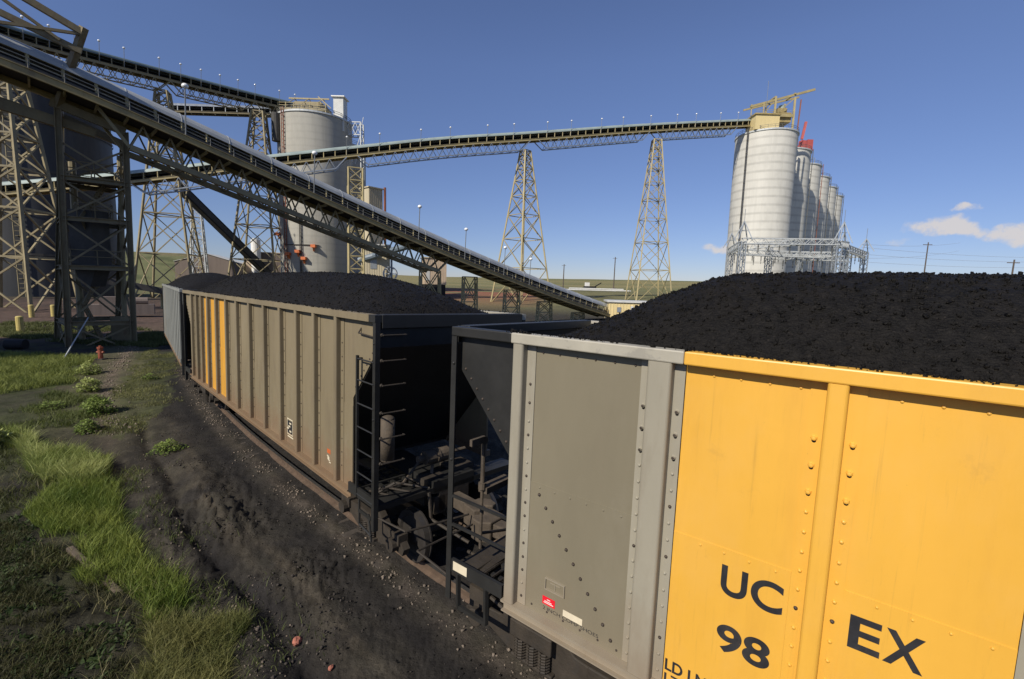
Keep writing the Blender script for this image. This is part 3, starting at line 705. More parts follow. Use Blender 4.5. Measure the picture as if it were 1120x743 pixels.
for (a, b, c_, d_) in ((5.60,5.84,1.236,1.245),(5.60,5.84,1.116,1.125),(5.60,5.609,1.125,1.236),(5.831,5.84,1.125,1.236)): mb.box(a, b, 1.514, 1.530, c_, d_)
mb.box(5.715, 5.722, 1.514, 1.520, 1.14, 1.215); mb.box(5.66, 5.78, 1.514, 1.520, 1.20, 1.206); mb.build('card_holder', M['grey'], w1)
MB().box(6.90, 7.13, 1.6005, 1.603, .82, .93).build('reflector', M['cream'], w1)
for z in (1.75, 1.39): MB().bar((6.335, 1.595, z), (7.18, 1.595, z), .03).build('step_rung', M['black'], w1)
mb = MB(); mb.bar((6.6,1.59,.80),(6.6,1.57,.35),.045); mb.bar((7.05,1.59,.80),(7.05,1.57,.35),.045); mb.bar((6.6,1.57,.36),(7.05,1.57,.36),.045); mb.build('stirrup_step', M['black'], w1)
mb = MB(); mb.tube((7.0,1.26,1.75),(7.0,1.26,2.38),.026,8); mb.box(6.97,7.01,1.26,1.5,2.38,2.46); mb.box(6.93,7.07,.75,1.25,1.72,1.80); mb.tube((7.0,1.26,1.78),(7.0,1.26,1.86),.05,10)
mb.tube((6.97,1.26,2.40),(7.04,1.26,2.40),.05,10); mb.tube((7.0,1.26,1.0),(7.0,1.26,1.75),.02,8); mb.tube((7.0,1.26,1.2),(7.1,.6,.95),.02,6); mb.build('hand_brake', M['gear_brown'], w1)
mb = MB()
for k, y_ in enumerate((.9, 1.15, 1.35)): mb.box(6.5+.1*k, 6.8+.1*k, y_-.08, y_+.08, .42, .60)
for k in range(5): mb.tube((6.45+.12*k, 1.4, .8), (6.6+.1*k, .6, .62+.03*k), .018, 6)
mb.tube((7.15,1.35,.62),(6.5,1.38,.5),.025,6); mb.build('brake_rigging', M['undergear'], w1)
side_ladder(w1, -1, 6.6, [.85,1.2,1.58,1.96,2.34,2.72,3.1], 3.13)
coal_heap('big heap of black coal in the nearest wagon with yellow panels', w1, -6.9, 6.45, .024, 3, 4.53, 30000, PROF_A)

# second wagon
W2L = (-6.032, 13.057, -.028)
uL = [.55,1.51,2.40,3.34,4.41,5.53,6.66,7.72,8.86,9.92,10.82,11.53,12.32]
posts2 = []; pan2 = []; prev = None
for i, u in enumerate(uL):
    xb = u-6.34; xa = xb-.10
    posts2.append((xa, xb, 'grey_far', .085 if i else 0.12, .085))
    if i:
        pan2.append((prev+.0855, xa-.0855, 'orange' if i in (8,9,10) else 'grey_far'))
    prev = xb
pan2 += [(-6.34, posts2[0][0]-.121, 'grey_far'), (posts2[-1][1]+.086, 6.34, 'grey_far')]
w2 = wagon('middle coal wagon, dusty grey with three orange panels and a black end ladder', W2L, .7801, posts2, pan2[::-1] if False else pan2,
      [(-7.25,-7.052,'black'), (-7.05,7.25,'grey_far')], ('grey_far','grey_far'), (7.66, 8.08), body='grey_far', full=False, flr=M['grey_far'])
side_ladder(w2, -1, 6.66, [.85,1.22,1.60,1.98,2.36,2.74,3.08], 3.13)
end_ladder(w2, -1, [3.50,3.11,2.73,2.30,1.9,1.5,1.1])
mb = MB(); mb.tube((-6.9,1.18,1.40),(-6.9,1.18,2.08),.115,14); mb.sphere((-6.9,1.18,2.08),.115,14,6,sc=(1,1,.5)); mb.sphere((-6.9,1.18,1.40),.115,14,6,sc=(1,1,.5)); mb.build('air_reservoir', M['gear_brown'], w2, smooth=True)
mb = MB(); mb.tube((-6.8,.38,1.20),(-6.8,-.12,1.20),.125,14); mb.tube((-6.8,.16,1.20),(-6.8,.10,1.20),.14,14); mb.tube((-6.8,.52,1.20),(-6.8,.38,1.20),.07,10); mb.tube((-6.8,-.1,1.2),(-6.85,-.5,1.22),.03,6)
mb.bar((-6.8,.2,1.08),(-6.9,.3,.85),.05); mb.tube((-6.8,.45,1.2),(-7.0,.95,.95),.022,6); mb.build('brake_cylinder', M['gear_brown'], w2)
mb = MB(); mb.box(-7.05,-6.8,.12,.55,.45,.92); mb.box(-7.2,-7.05,.2,.42,.3,.62); mb.box(-7.0,-6.6,-.6,-.1,.55,.95); mb.tube((-6.9,1.42,.85),(-7.1,1.15,1.05),.025,6)
for k in range(4): mb.tube((-6.7,1.4-.25*k,.85),(-7.15,.9-.2*k,.7+.05*k),.02,6)
mb.build('brake_rigging', M['undergear'], w2)
mb = MB(); mb.tube((-7.02,1.57,.62),(-7.12,1.57,.2),.02,6); mb.tube((-6.7,1.57,.8),(-6.72,1.57,.34),.02,6); mb.tube((-6.72,1.57,.34),(-7.12,1.57,.30),.02,6)
for zz in (.55,): mb.box(-7.12,-6.7,1.56,1.59,zz,zz+.05)
mb.build('stirrup_step', M['black'], w2)
mb = MB()
for (a, b, c_, d_) in ((-3.26,-3.58,1.315,1.335),(-3.26,-3.58,.985,1.0),(-3.26,-3.275,1.0,1.315),(-3.565,-3.58,1.0,1.315)): mb.box(min(a,b), max(a,b), 1.514, 1.517, c_, d_)
mb.build('stencil_frame', M['cream'], w2); MB().box(-3.56,-3.28,1.514,1.516,1.02,1.29).build('stencil_panel', M['ink'], w2)
mb = MB()
for a, z_ in ((-3.50,1.05),(-3.44,1.15),(-3.50,1.22),(-3.36,1.1)): mb.box(a, a+.11, 1.5165, 1.518, z_, z_+.035)
mb.box(-3.60,-3.28,1.514,1.5165,.93,.955); mb.build('stencil_print', M['cream'], w2)
MB().box(-5.46,-5.32,1.514,1.516,1.14,1.22).build('placard', M['orangered'], w2)
mb = MB()
for k in range(4): mb.box(-5.47+.03*k, -5.40+.03*k, 1.514, 1.516, .97+.035*k, .99+.035*k)
mb.box(-5.42,-5.34,1.5162,1.518,1.02,1.08); mb.build('white_mark', M['cream'], w2)
mb = MB(); mb.tube((-6.62,1.56,3.48),(-7.1,1.56,3.46),.012,6); mb.tube((-6.62,1.56,3.48),(-6.62,1.51,3.56),.012,6); mb.tube((-7.1,1.56,3.46),(-7.1,1.51,3.54),.012,6); mb.build('grab_iron', M['undergear'], w2)
mb = MB()
for k in range(4): mb.dome((-5.3+.0-.15*(-k)+.0-.42, 1.5135, 1.55+.17*k), (0,1,0), .02)
coal_heap('heap of black coal in the middle wagon with orange panels', w2, -6.82, 7.05, .04, 9, 4.53, 14000)

# third wagon
W3L = (-16.27, 24.47, -.028)
posts3 = []; pan3 = []; prev = None
for i in range(13):
    xa = -6.3+i*1.03; posts3.append((xa, xa+.1, 'pale', .08, .08))
    if i: pan3.append((prev+.081, xa-.081, 'orange' if i == 11 else 'pale'))
    prev = xa+.1
w3 = wagon('farthest coal wagon, pale grey with one yellow panel near its far end', W3L, .685, posts3, pan3, [(-7.25,7.25,'pale')], ('black','pale'), (0, 7.6), body='pale', full=False, flr=M['grey_far'])
coal_heap('heap of black coal in the farthest wagon by the trestle', w3, -6.8, 6.8, .09, 15, 4.53, 1500)

# ------------------------------------------------------------------ steel structures
def lattice_tower(name, label, cx, cy, zb, zt, bw, tw, yaw, n, leg, br, m, top=None, bl=None, tl=None, group=None, cat='trestle tower'):
    bl = bl or bw; tl = tl or tw
    tcx, tcy = top or (cx, cy)
    t = thing(name, label, cat, (cx, cy, zb), (0,0,0), group)
    ca, sa = math.cos(yaw), math.sin(yaw)
    def P(i, f):
        a, b = ((-1,-1),(1,-1),(1,1),(-1,1))[i % 4]
        hx = (bw+(tw-bw)*f)/2*a; hy = (bl+(tl-bl)*f)/2*b
        return Vector(((tcx-cx)*f+hx*ca-hy*sa, (tcy-cy)*f+hx*sa+hy*ca, (zt-zb)*f))
    for i in range(4):
        MB().bar(P(i, 0), P(i, 1), leg, leg).build('leg', m, t)
    mb = MB(); k = (tw/bw)**(1/n) if tw < bw else 1
    hs = [0]; st = 1.
    for i in range(n): hs.append(hs[-1]+st); st *= max(k, .8)
    fr = [h/hs[-1] for h in hs]
    for j in range(n):
        f0, f1 = fr[j], fr[j+1]
        for i in range(4):
            mb.bar(P(i, f1), P(i+1, f1), br*1.15, br*1.15)
            mb.bar(P(i, f0), P(i+1, f1), br, br); mb.bar(P(i+1, f0), P(i, f1), br, br)
        if j % 2 == 1:
            mb.bar(P(0, f1), P(2, f1), br, br)
    mb.build('bracing', m, t)
    mb = MB(); 
    for i in range(4): mb.box(P(i,0).x-leg*1.2, P(i,0).x+leg*1.2, P(i,0).y-leg*1.2, P(i,0).y+leg*1.2, -.6, .12)
    mb.build('footing', M['silo_grey'], t)
    return t

def path_frames(pts):
    P = [Vector(p) for p in pts]; out = []
    for i, p in enumerate(P):
        d = (P[min(i+1, len(P)-1)]-P[max(i-1, 0)]); d.z = 0; d.normalize()
        nrm = Vector((-d.y, d.x, 0))
        if nrm.y < 0: nrm = -nrm              # across, away from the railway
        out.append((p, nrm))
    return out
def resample(pts, step):
    P = [Vector(p) for p in pts]; ds = [0]
    for a, b in zip(P, P[1:]): ds.append(ds[-1]+(b-a).length)
    T = ds[-1]; n = max(2, int(T/step)); out = []
    for i in range(n+1):
        s_ = T*i/n; k = 0
        while k < len(ds)-2 and ds[k+1] < s_: k += 1
        f = (s_-ds[k])/(ds[k+1]-ds[k]); out.append(P[k].lerp(P[k+1], f))
    return out
def smooth_path(pts, it=2):
    P = [Vector(p) for p in pts]
    for _ in range(it):
        Q = [P[0]]
        for a, b in zip(P, P[1:]): Q += [a.lerp(b, .25), a.lerp(b, .75)]
        P = Q+[P[-1]]
    return P

def conveyor(name, label, pts, m_hood, m_flange, m_frame, m_truss, width=2.3, truss=None, walkway=True, post_step=2.0, truss_depth=1.8, lamps=None, hood=True, detail=True, hs=1.0):
    """pts: lower edge of the near girder. Cross-section: o across (0 near), h up."""
    path = resample(smooth_path(pts), post_step); fr = path_frames(path)
    t = thing(name, label, 'conveyor', tuple(path[0]))
    O0 = Vector(path[0])
    def X(i, o, h): p, n = fr[i]; return p-O0+n*o+Vector((0,0,h*hs))
    n = len(path)
    def sweep(mb, prof, m=0):
        b = len(mb.v); k = len(prof)
        for i in range(n):
            for (o, h) in prof: mb.v.append(tuple(X(i, o, h)))
        for i in range(n-1):
            for j in range(k):
                mb.f.append((b+i*k+j, b+(i+1)*k+j, b+(i+1)*k+(j+1)%k, b+i*k+(j+1)%k)); mb.m.append(m)
        mb.f.append(tuple(b+j for j in range(k))); mb.m.append(m); mb.f.append(tuple(b+(n-1)*k+j for j in range(k))[::-1]); mb.m.append(m)
    def rect(o0, o1, h0, h1): return [(o0,h0),(o1,h0),(o1,h1),(o0,h1)]
    W = width
    mb = MB()
    G0 = -.98 if walkway else 0
    for o in (G0, W-.16): sweep(mb, rect(o, o+.20, -.04, .02)); sweep(mb, rect(o+.06, o+.11, .02, .36)); sweep(mb, rect(o, o+.18, .36, .41))
    mb.build('girder', m_flange, t)
    mb = MB(); sweep(mb, rect(.17, W-.17, .30, .36)); sweep(mb, rect(.5, W-.5, .62, .70)); sweep(mb, rect(.45, W-.45, 1.02, 1.12)); sweep(mb, rect(W-.42, W-.34, .5, 1.5))
    mb.build('belt', M['dark'], t)
    mb = MB()
    for i in range(n):
        for o in (.20, W-.20):
            p, nn = fr[i]; a = X(i, o, .36); b = X(i, o, 1.56)
            mb.bar(a, b, .13, .13)
        mb.bar(X(i, .2, .9), X(i, W-.2, .9), .09, .09); mb.bar(X(i, .1, .2), X(i, W-.1, .2), .1, .2)
    if detail:
        sweep(mb, rect(.16, .22, 1.02, 1.10))
    sweep(mb, rect(.14, .26, 1.50, 1.60)); sweep(mb, rect(W-.26, W-.14, 1.50, 1.60))
    mb.build('idler_frame', m_frame, t)
    if hood:
        prof = []
        for k in range(11):
            a = math.pi*k/10; prof.append((W/2-(W/2-.10)*math.cos(a), 1.52+.78*math.sin(a)))
        inner = [(W/2+(o-W/2)*.96, 1.52+(h-1.52)*.96) for o, h in prof][::-1]
        mb = MB(); sweep(mb, prof+inner)
        if detail:
            for i in range(0, n, 2):
                for k in range(10):
                    o0, h0 = prof[k]; o1, h1 = prof[k+1]
                    mb.bar(X(i, o0, h0+.01), X(i, o1, h1+.01), .05, .03)
        mb.build('hood', m_hood, t)
    if walkway:
        mb = MB(); sweep(mb, rect(-.78, .16, .30, .35)); sweep(mb, rect(-.77, -.73, .42, .58)); sweep(mb, rect(.02, .06, .50, .72)); sweep(mb, rect(.04, .08, .78, .88))
        mb.build('walkway', M['dusty_dark'], t)
        mb = MB()
        for h in (.74, .98): sweep(mb, rect(-.80, -.76, h, h+.05))
        for i in range(n): mb.bar(X(i, -.78, .40), X(i, -.78, 1.02), .05, .05)
        mb.build('handrail', M['railgrey'], t)
    for (i0, i1) in truss or []:
        a = int(i0*(n-1)); b = int(i1*(n-1)); mb = MB()
        for o in (.06, W-.06):
            for i in range(a+1, b-1):
                mb.bar(X(i, o, -truss_depth), X(i+1, o, -truss_depth), .34 if walkway else .2, .38 if walkway else .2)
            mb.bar(X(a, o, 0), X(a+1, o, -truss_depth), .18, .18); mb.bar(X(b-1, o, -truss_depth), X(b, o, 0), .18, .18)
            for i in range(a+1, b-1):
                p, nn = fr[i]; mid = (X(i, o, 0)+X(i+1, o, 0))/2
                mb.bar(X(i, o, -truss_depth), mid, .10, .10); mb.bar(mid, X(i+1, o, -truss_depth), .10, .10)
        for i in range(a+1, b-1):
            mb.bar(X(i, .06, -truss_depth), X(i, W-.06, -truss_depth), .1, .1); mb.bar(X(i, .06, -truss_depth), X(i+1, W-.06, -truss_depth), .07, .07)
        mb.build('truss', m_truss, t)
    for f in lamps or []:
        i = min(n-1, max(0, int(round(f*(n-1))))); 
        mb = MB(); base = X(i, -.78 if walkway else .1, .45); top = base+Vector((.12, 0, 3.2 if walkway else 3.3))
        mb.tube(base, top, .045, 6); l = mb.build('lamp_post', M['lamp_pole'], t)
        MB().sphere(top+Vector((0,0,.1)), .22, 10, 6, sc=(1,1,.8)).build('lamp_head', M['lamp'], l, smooth=True)
    return t, fr

# main conveyor coming down to the shed
C1 = [(-62,-2,19.8),(-44,15,18.3),(-35.6,22.8,17.3),(-30,28.4,16.0),(-24.11,34.6,13.85),(-15.51,43.6,10.25),(-5.94,53.0,6.52),(3.2,62.1,3.4),(10.9,69.7,1.0),(15.6,74.3,-.35)]
conveyor('hooded_conveyor', 'nearest conveyor with grey hood sloping across the photo down to the cream shed', C1, M['hood'], M['steel_gold'], M['steel_cream'], M['steel_tan'],
         truss=[(.44,.705)], post_step=1.55, truss_depth=1.75, lamps=[.485,.565,.665,.725,.775,.815], hs=1.0)
def bent(label, x, y, zt, wdt, m, yaw):
    return lattice_tower('support_bent', label, x, y, gz(x, y)-.2, zt, wdt*1.15, wdt, yaw, 2, .12, .09, m, group='steel bents under the nearest conveyor', cat='support bent', bl=.5, tl=.45)
yc1 = math.atan2(.7, .71)
bent('tallest lattice bent under the nearest conveyor, before the tan house', -9.2, 51.2, 5.7, 2.4, M['steel_cream'], yc1)
bent('slim lattice bent in the grass between the tan house and the tall trestle', -5.2, 55.2, 5.2, 1.9, M['steel_cream'], yc1)
bent('low lattice bent left of the foot of the tall trestle', -.2, 60.1, 3.75, 2.4, M['steel_cream'], yc1)
bent('short lattice bent under the lower third of the nearest conveyor', 4.4, 64.6, 2.25, 2.6, M['steel_cream'], yc1)
bent('stubby lattice bent last before the cream shed', 9.8, 69.6, .6, 2.6, M['steel_cream'], yc1)

# conveyor to the right-hand silos
C2 = [(-99,71,13.2),(-82.5,78,17.0),(-66.96,82.6,20.1),(-45.67,90.0,25.6),(-33.1,95.0,28.8),(-15.5,102.8,33.6),(2.68,110.7,37.5),(35.56,125.0,45.2),(67.29,138.0,51.5)]
conveyor('silo_conveyor', 'long conveyor on tall trestles rising to the pale silo row', C2, M['hood_far'], M['steel_cream'], M['steel_cream'], M['galv'],
         truss=[(.19,.395),(.40,.62),(.625,.81),(.815,.97)], post_step=2.15, truss_depth=1.95, walkway=False, lamps=[.385+.0415*k for k in range(15)], detail=False)
# conveyor to the left silo
C3 = [(-80.5,52,36.6),(-77.6,74,39.1),(-76.4,86,41.6),(-71.2,96,42.95),(-66.5,104,43.9),(-61.7,112,44.9),(-57.5,118,45.7),(-52.0,125,46.5)]
conveyor('upper_conveyor', 'high blue-green conveyor running to the top of the grey silo', C3, M['hood_blue'], M['steel_tan'], M['steel_tan'], M['steel_tan'],
         truss=[(.02,.60),(.605,.81),(.815,.98)], post_step=1.9, truss_depth=1.9, walkway=False, lamps=[.30+.052*k for k in range(13)], detail=False)
# level gallery behind
conveyor('level_gallery', 'level grey gallery passing behind the upper conveyor to the grey silo', [(-83.5,114.4,42.9),(-58.5,125,46.4)], M['galv'], M['steel_tan'], M['galv_pale'], M['galv'],
         post_step=2.4, walkway=False, detail=False)

# big trestles
lattice_tower('trestle_tower', 'tallest trestle, left one under the long conveyor, beyond the tan house', 1.9, 111.9, gz(1.9,111.9)-.4, 35.6, 10.4, 1.7, R(42), 8, .30, .14, M['steel_cream'], group='trestles under the conveyors')
lattice_tower('trestle_tower', 'trestle nearest to the pale silo row, above the cream shed', 36.6, 126.2, gz(36.6,126.2)-.4, 43.3, 9.6, 1.9, R(4), 9, .29, .135, M['steel_cream'], top=(36.4,126.3), group='trestles under the conveyors')
lattice_tower('trestle_tower', 'straight narrow trestle standing close in front of the grey silo', -32.6, 96.4, -1.0, 26.8, 3.0, 2.7, R(22), 11, .30, .16, M['steel_cream'], group='trestles under the conveyors')
lattice_tower('trestle_tower', 'wide trestle just right of the near tower, under the upper conveyor', -71.6, 97.3, -1.0, 40.9, 10.4, 1.9, R(20), 8, .34, .18, M['steel_tan'], top=(-71.2,97.2), group='trestles under the conveyors')
lattice_tower('trestle_tower', 'trestle left of the grey silo with its top under the upper conveyor', -62.2, 113.2, -1.0, 42.9, 11.0, 2.4, R(12), 8, .34, .18, M['steel_tan'], top=(-60.7,113.2), group='trestles under the conveyors')
lattice_tower('trestle_tower', 'small pale trestle carrying the dark slanting chute', -74.2, 110, -1.0, 20.2, 3.6, 1.7, R(25), 7, .24, .14, M['galv_pale'], group='trestles under the conveyors')
lattice_tower('trestle_tower', 'leftmost trestle before the dark silo, bright braces', -64.3, 59.5, -1.0, 27.2, 9.2, 3.0, R(14), 6, .34, .20, M['steel_tan'], top=(-63.6,60.0), group='trestles under the conveyors')

# near tower under the nearest conveyor
t = thing('conveyor_tower', 'dark olive steel tower close on the left, beams and crossed braces', 'steel tower', (-29.6,32.6,-.7))
legs = [((-30.05,31.0,-.8),(-29.5,31.0,15.0)), ((-27.25,33.0,-.8),(-26.9,33.0,14.0)), ((-33.4,33.6,-.8),(-31.6,33.4,15.0)), ((-31.2,36.2,-.8),(-29.6,36.0,14.0))]
O0 = Vector((-29.6,32.6,-.7))
LG = [(Vector(a)-O0, Vector(b)-O0) for a, b in legs]
def at_z(i, z): a, b = LG[i]; f = (z-.7+1.4-a.z-.7)/(b.z-a.z); return a.lerp(b, f)
for a, b in LG:
    d = (b-a); mb = MB()
    for off in (-.15, .15): mb.bar(a+Vector((off*.8, off*.58, 0)), b+Vector((off*.8, off*.58, 0)), .045, .34, up=(-.58,.8,0))
    mb.bar(a, b, .03, .28, up=(.8,.58,0)); mb.build('leg', M['steel_olive'], t)
levels = [1.6, 5.4, 8.6, 11.2]
pairs = [(0,1),(2,3),(0,2),(1,3)]
for i, j in pairs:
    for z in levels:
        a, b = at_z(i, z), at_z(j, z); mb = MB()
        for off in (-.13, .13): mb.bar(a+Vector((0,0,off)), b+Vector((0,0,off)), .28, .04)
        mb.bar(a, b, .03, .26); mb.build('cross_beam', M['steel_olive'], t)
    mb = MB()
    zs = [-.6]+levels+[13.6]
    for z0, z1 in zip(zs, zs[1:]):
        a, b, c_, d_ = at_z(i, z0+.15), at_z(j, z0+.15), at_z(i, z1-.15), at_z(j, z1-.15)
        mb.bar(a, d_, .11, .11); mb.bar(b, c_, .11, .11)
    mb.build('bracing', M['steel_olive'], t)
mb = MB()
for i, j in ((0,1),(2,3)):
    a, b = LG[i][1], LG[j][1]; mb.bar(a+(a-b)*.1, b, .3, .5)
mb.bar(LG[0][1]+Vector((0,0,.1)), LG[2][1]+Vector((0,0,.1)), .3, .4); mb.build('cap_beam', M['steel_olive'], t)
mb = MB(); mb.box(-.6, .6, -.5, .5, 0, .1)
def rel(p): return Vector(p)-O0
mb = MB()
mb.bar(rel((-29.5,31.0,14.9)), rel((-27.0,30.5,19.4)), .34, .34)
mb.bar(rel((-27.1,30.5,19.1)), rel((-41.5,17.5,27.2)), .28, .36); mb.bar(rel((-27.3,30.55,18.0)), rel((-41.5,17.5,23.6)), .26, .34)
mb.bar(rel((-27.1,30.5,19.0)), rel((-31.5,26.6,18.0)), .16, .16); mb.bar(rel((-27.9,29.8,18.3)), rel((-31.6,26.5,21.4)), .16, .16); mb.bar(rel((-31.6,26.5,19.6)), rel((-36,22.5,23.8)), .16, .16)
mb.bar(rel((-31.6,26.5,17.0)), rel((-31.6,26.5,21.6)), .2, .2); mb.build('overhead_frame', M['steel_olive'], t)
mb = MB(); mb.bar(rel((-29.6,31.2,13.9)), rel((-40.0,20.5,16.4)), .4, .6); mb.bar(rel((-28.6,32.6,13.7)), rel((-38.2,22.3,16.4)), .4, .5); mb.build('knee_beam', M['steel_olive'], t)
for k, z in enumerate((5.4, 8.6, 11.2)):
    q = [at_z(i, z) for i in (0,1,3,2)]; c_ = sum(q, Vector())/4; q = [c_+(v-c_)*(.55 if k == 1 else .8) for v in q]
    MB().add([v+Vector((0,0,.16)) for v in q]+[v+Vector((0,0,.24)) for v in q], [(3,2,1,0),(4,5,6,7),(0,1,5,4),(1,2,6,5),(2,3,7,6),(3,0,4,7)]).build('platform', M['dusty_dark'], t)
    mb = MB()
    for a, b in zip(q, q[1:]+q[:1]):
        for h_ in (.75, 1.2): mb.bar(a+Vector((0,0,h_)), b+Vector((0,0,h_)), .05)
        for f_ in (0, .5): p_ = a.lerp(b, f_); mb.bar(p_+Vector((0,0,.2)), p_+Vector((0,0,1.2)), .05)
    mb.build('railing', M['steel_olive'], t)
zs_ = [-.4, 2.6, 5.4, 8.6, 11.2]
for k in range(4):
    a, b = at_z(0, zs_[k]).lerp(at_z(3, zs_[k]), .3 if k % 2 else .7), at_z(0, zs_[k+1]).lerp(at_z(3, zs_[k+1]), .7 if k % 2 else .3); mb = MB()
    for o_ in (-.4, .4): mb.bar(a+Vector((-.5*o_,.8*o_,.2)), b+Vector((-.5*o_,.8*o_,.2)), .06, .22)
    for j in range(13): p_ = a.lerp(b, j/12); mb.bar(p_+Vector((.2,-.32,.2)), p_+Vector((-.2,.32,.2)), .2, .03)
    mb.build('stair_flight', M['steel_olive'], t)
mb = MB(); p_ = at_z(1, -.5).lerp(at_z(3, -.5), .5); mb.tube(p_, p_+Vector((.5,0,14)), .16, 8); p_ = at_z(2, -.5).lerp(at_z(3, -.5), .4); mb.tube(p_, p_+Vector((.3,0,13.5)), .22, 8); mb.build('down_pipe', M['steel_tan'], t)
mb = MB(); p_ = at_z(2, 3).lerp(at_z(1, 3), .5); mb.box(p_.x-.8, p_.x+.8, p_.y-.7, p_.y+.7, 5.5, 9.4); mb.prism([(-.8,0),(.8,0),(.3,-1.4),(-.3,-1.4)], lambda x_, z_, y_: (p_.x+x_, p_.y+y_, 5.5+z_), -.6, .6); mb.build('chute_box', M['dusty_dark'], t)
# plywood-like access door between the tower legs
mb = MB().box(.55, 1.95, .6, .66, -.2, 2.0); mb.build('sheet_panel', M['steel_olive'], t)
for p_ in range(1):
    mb = MB(); mb.tube(rel((-25.6,26.0,-.62)), rel((-28.6,31.0,1.35)), .035, 6); mb.build('guy_pipe', M['galv_pale'], t)

# unseen house past the nearest conveyor's end, added to shade the near tower
t = thing('unseen_shade_house', 'tall unseen tan house added to shade the near tower', 'building', (-58,-1,-.7), (0,0,yc1))
MB().box(-7,7,-6,6,0,41).build('wall', M['tan'], t); MB().box(-7.4,7.4,-6.4,6.4,41,41.5).build('roof', M['roofwhite'], t)
mb = MB()
for z in (6, 14, 22, 29): mb.box(-2,2,6.01,6.06,z,z+2)
mb.build('window', M['dark'], t)

# dark slanting chute
t = thing('reclaim_chute', 'dark enclosed conveyor slanting down to the tan building', 'conveyor', (-71.2,100,23.2))
mb = MB(); a = Vector((0,0,0)); b = Vector((9.9,15.6,-17.4)); mb.bar(a, b, 2.0, 1.5); mb.build('gallery', M['dusty_dark'], t)
mb = MB()
for o_ in (-1.05, 1.05):
    mb.bar(a+Vector((o_*.84,-o_*.54,1.0)), b+Vector((o_*.84,-o_*.54,1.0)), .12); mb.bar(a+Vector((o_*.84,-o_*.54,-.8)), b+Vector((o_*.84,-o_*.54,-.8)), .2)
mb.build('edge_beam', M['dark'], t)

# ------------------------------------------------------------------ silos
def silo(label, x, y, r, h, m, grp, zb=-1.5, extras=None):
    t = thing('storage_silo', label, 'silo', (x, y, zb), (0,0,0), grp); H = h-zb
    mb = MB(); mb.tube((0,0,0), (0,0,H), r, 56, cap=False)
    mb.build('barrel', m, t, smooth=True)
    mb = MB(); mb.tube((0,0,H-.05), (0,0,H+.35), r+.22, 56, 0); mb.build('roof_rim', M['galv_pale'] if extras != 'dark' else M['dusty_dark'], t)
    mb = MB()
    for hh in (1.0, .55):
        for k in range(28):
            a0, a1 = 2*math.pi*k/28, 2*math.pi*(k+1)/28
            mb.bar((r*math.cos(a0), r*math.sin(a0), H+.35+hh), (r*math.cos(a1), r*math.sin(a1), H+.35+hh), .07, .07)
    for k in range(28):
        a0 = 2*math.pi*k/28; mb.bar((r*math.cos(a0), r*math.sin(a0), H+.3), (r*math.cos(a0), r*math.sin(a0), H+1.4), .07, .07)
    mb.build('railing', M['railgrey'], t)
    return t
def silo_ladder(t, r, ang, H, m, w_=.5, z0=0):
    mb = MB(); ca, sa = math.cos(ang), math.sin(ang); px, py = -sa, ca
    for s_ in (-1, 1): mb.bar(((r+.35)*ca+s_*w_/2*px, (r+.35)*sa+s_*w_/2*py, z0), ((r+.35)*ca+s_*w_/2*px, (r+.35)*sa+s_*w_/2*py, H+1), .14, .14)
    z = z0
    while z < H:
        mb.bar(((r+.35)*ca-w_/2*px, (r+.35)*sa-w_/2*py, z), ((r+.35)*ca+w_/2*px, (r+.35)*sa+w_/2*py, z), .1, .1)
        mb.bar((r*ca, r*sa, z), ((r+.5)*ca, (r+.5)*sa, z), .35, .1) if int(z*1) % 4 == 0 else None
        z += .9
    return mb.build('ladder', m, t)
names = ['pale ringed silo nearest in the row, conveyor house on its roof', 'second silo of the pale row, red hoist on its roof', 'third silo of the pale row, right after the red hoist',
         'fourth silo of the pale row', 'fifth silo of the pale row, next to last', 'last and farthest silo of the pale row']
dxs, dys = 14.25, 16.6
right = []
for k in range(6):
    right.append(silo(names[k], 72.5+dxs*k, 141.0+dys*k, 8.15, 49.2, M['silo_pale'], 'row of pale silos on the right'))
for k in (1, 2, 3, 4, 5):
    silo_ladder(right[k], 8.25, R(-28), 50.7, M['ladder_red'] if k == 2 else M['railgrey'], .6)
silo_ladder(right[0], 8.25, R(-150), 50.7, M['dusty_dark'], .35)
for k in range(2, 6):
    t = thing('roof_vent', ['','','small roof vent frame on the third pale silo','roof vent frame on the fourth pale silo','roof vent frame on the fifth pale silo','roof vent frame on the last pale silo'][k], 'roof equipment', (72.5+dxs*k, 141+dys*k, 49.55))
    mb = MB(); mb.tube((2,-1,0),(2,-1,2.2),.5,8); mb.tube((2,-1,2.2),(3.2,-2,2.6),.4,8); mb.build('vent_pipe', M['galv_pale'], t)
    mb = MB(); 
    for a_ in (0,3):
        for b_ in (-3,0): mb.bar((a_+2,b_,0),(a_+2,b_,3),.15)
    mb.bar((2,-3,3),(5,-3,3),.15); mb.bar((2,0,3),(5,0,3),.15); mb.bar((2,-3,3),(2,0,3),.15); mb.build('frame', M['galv'], t)
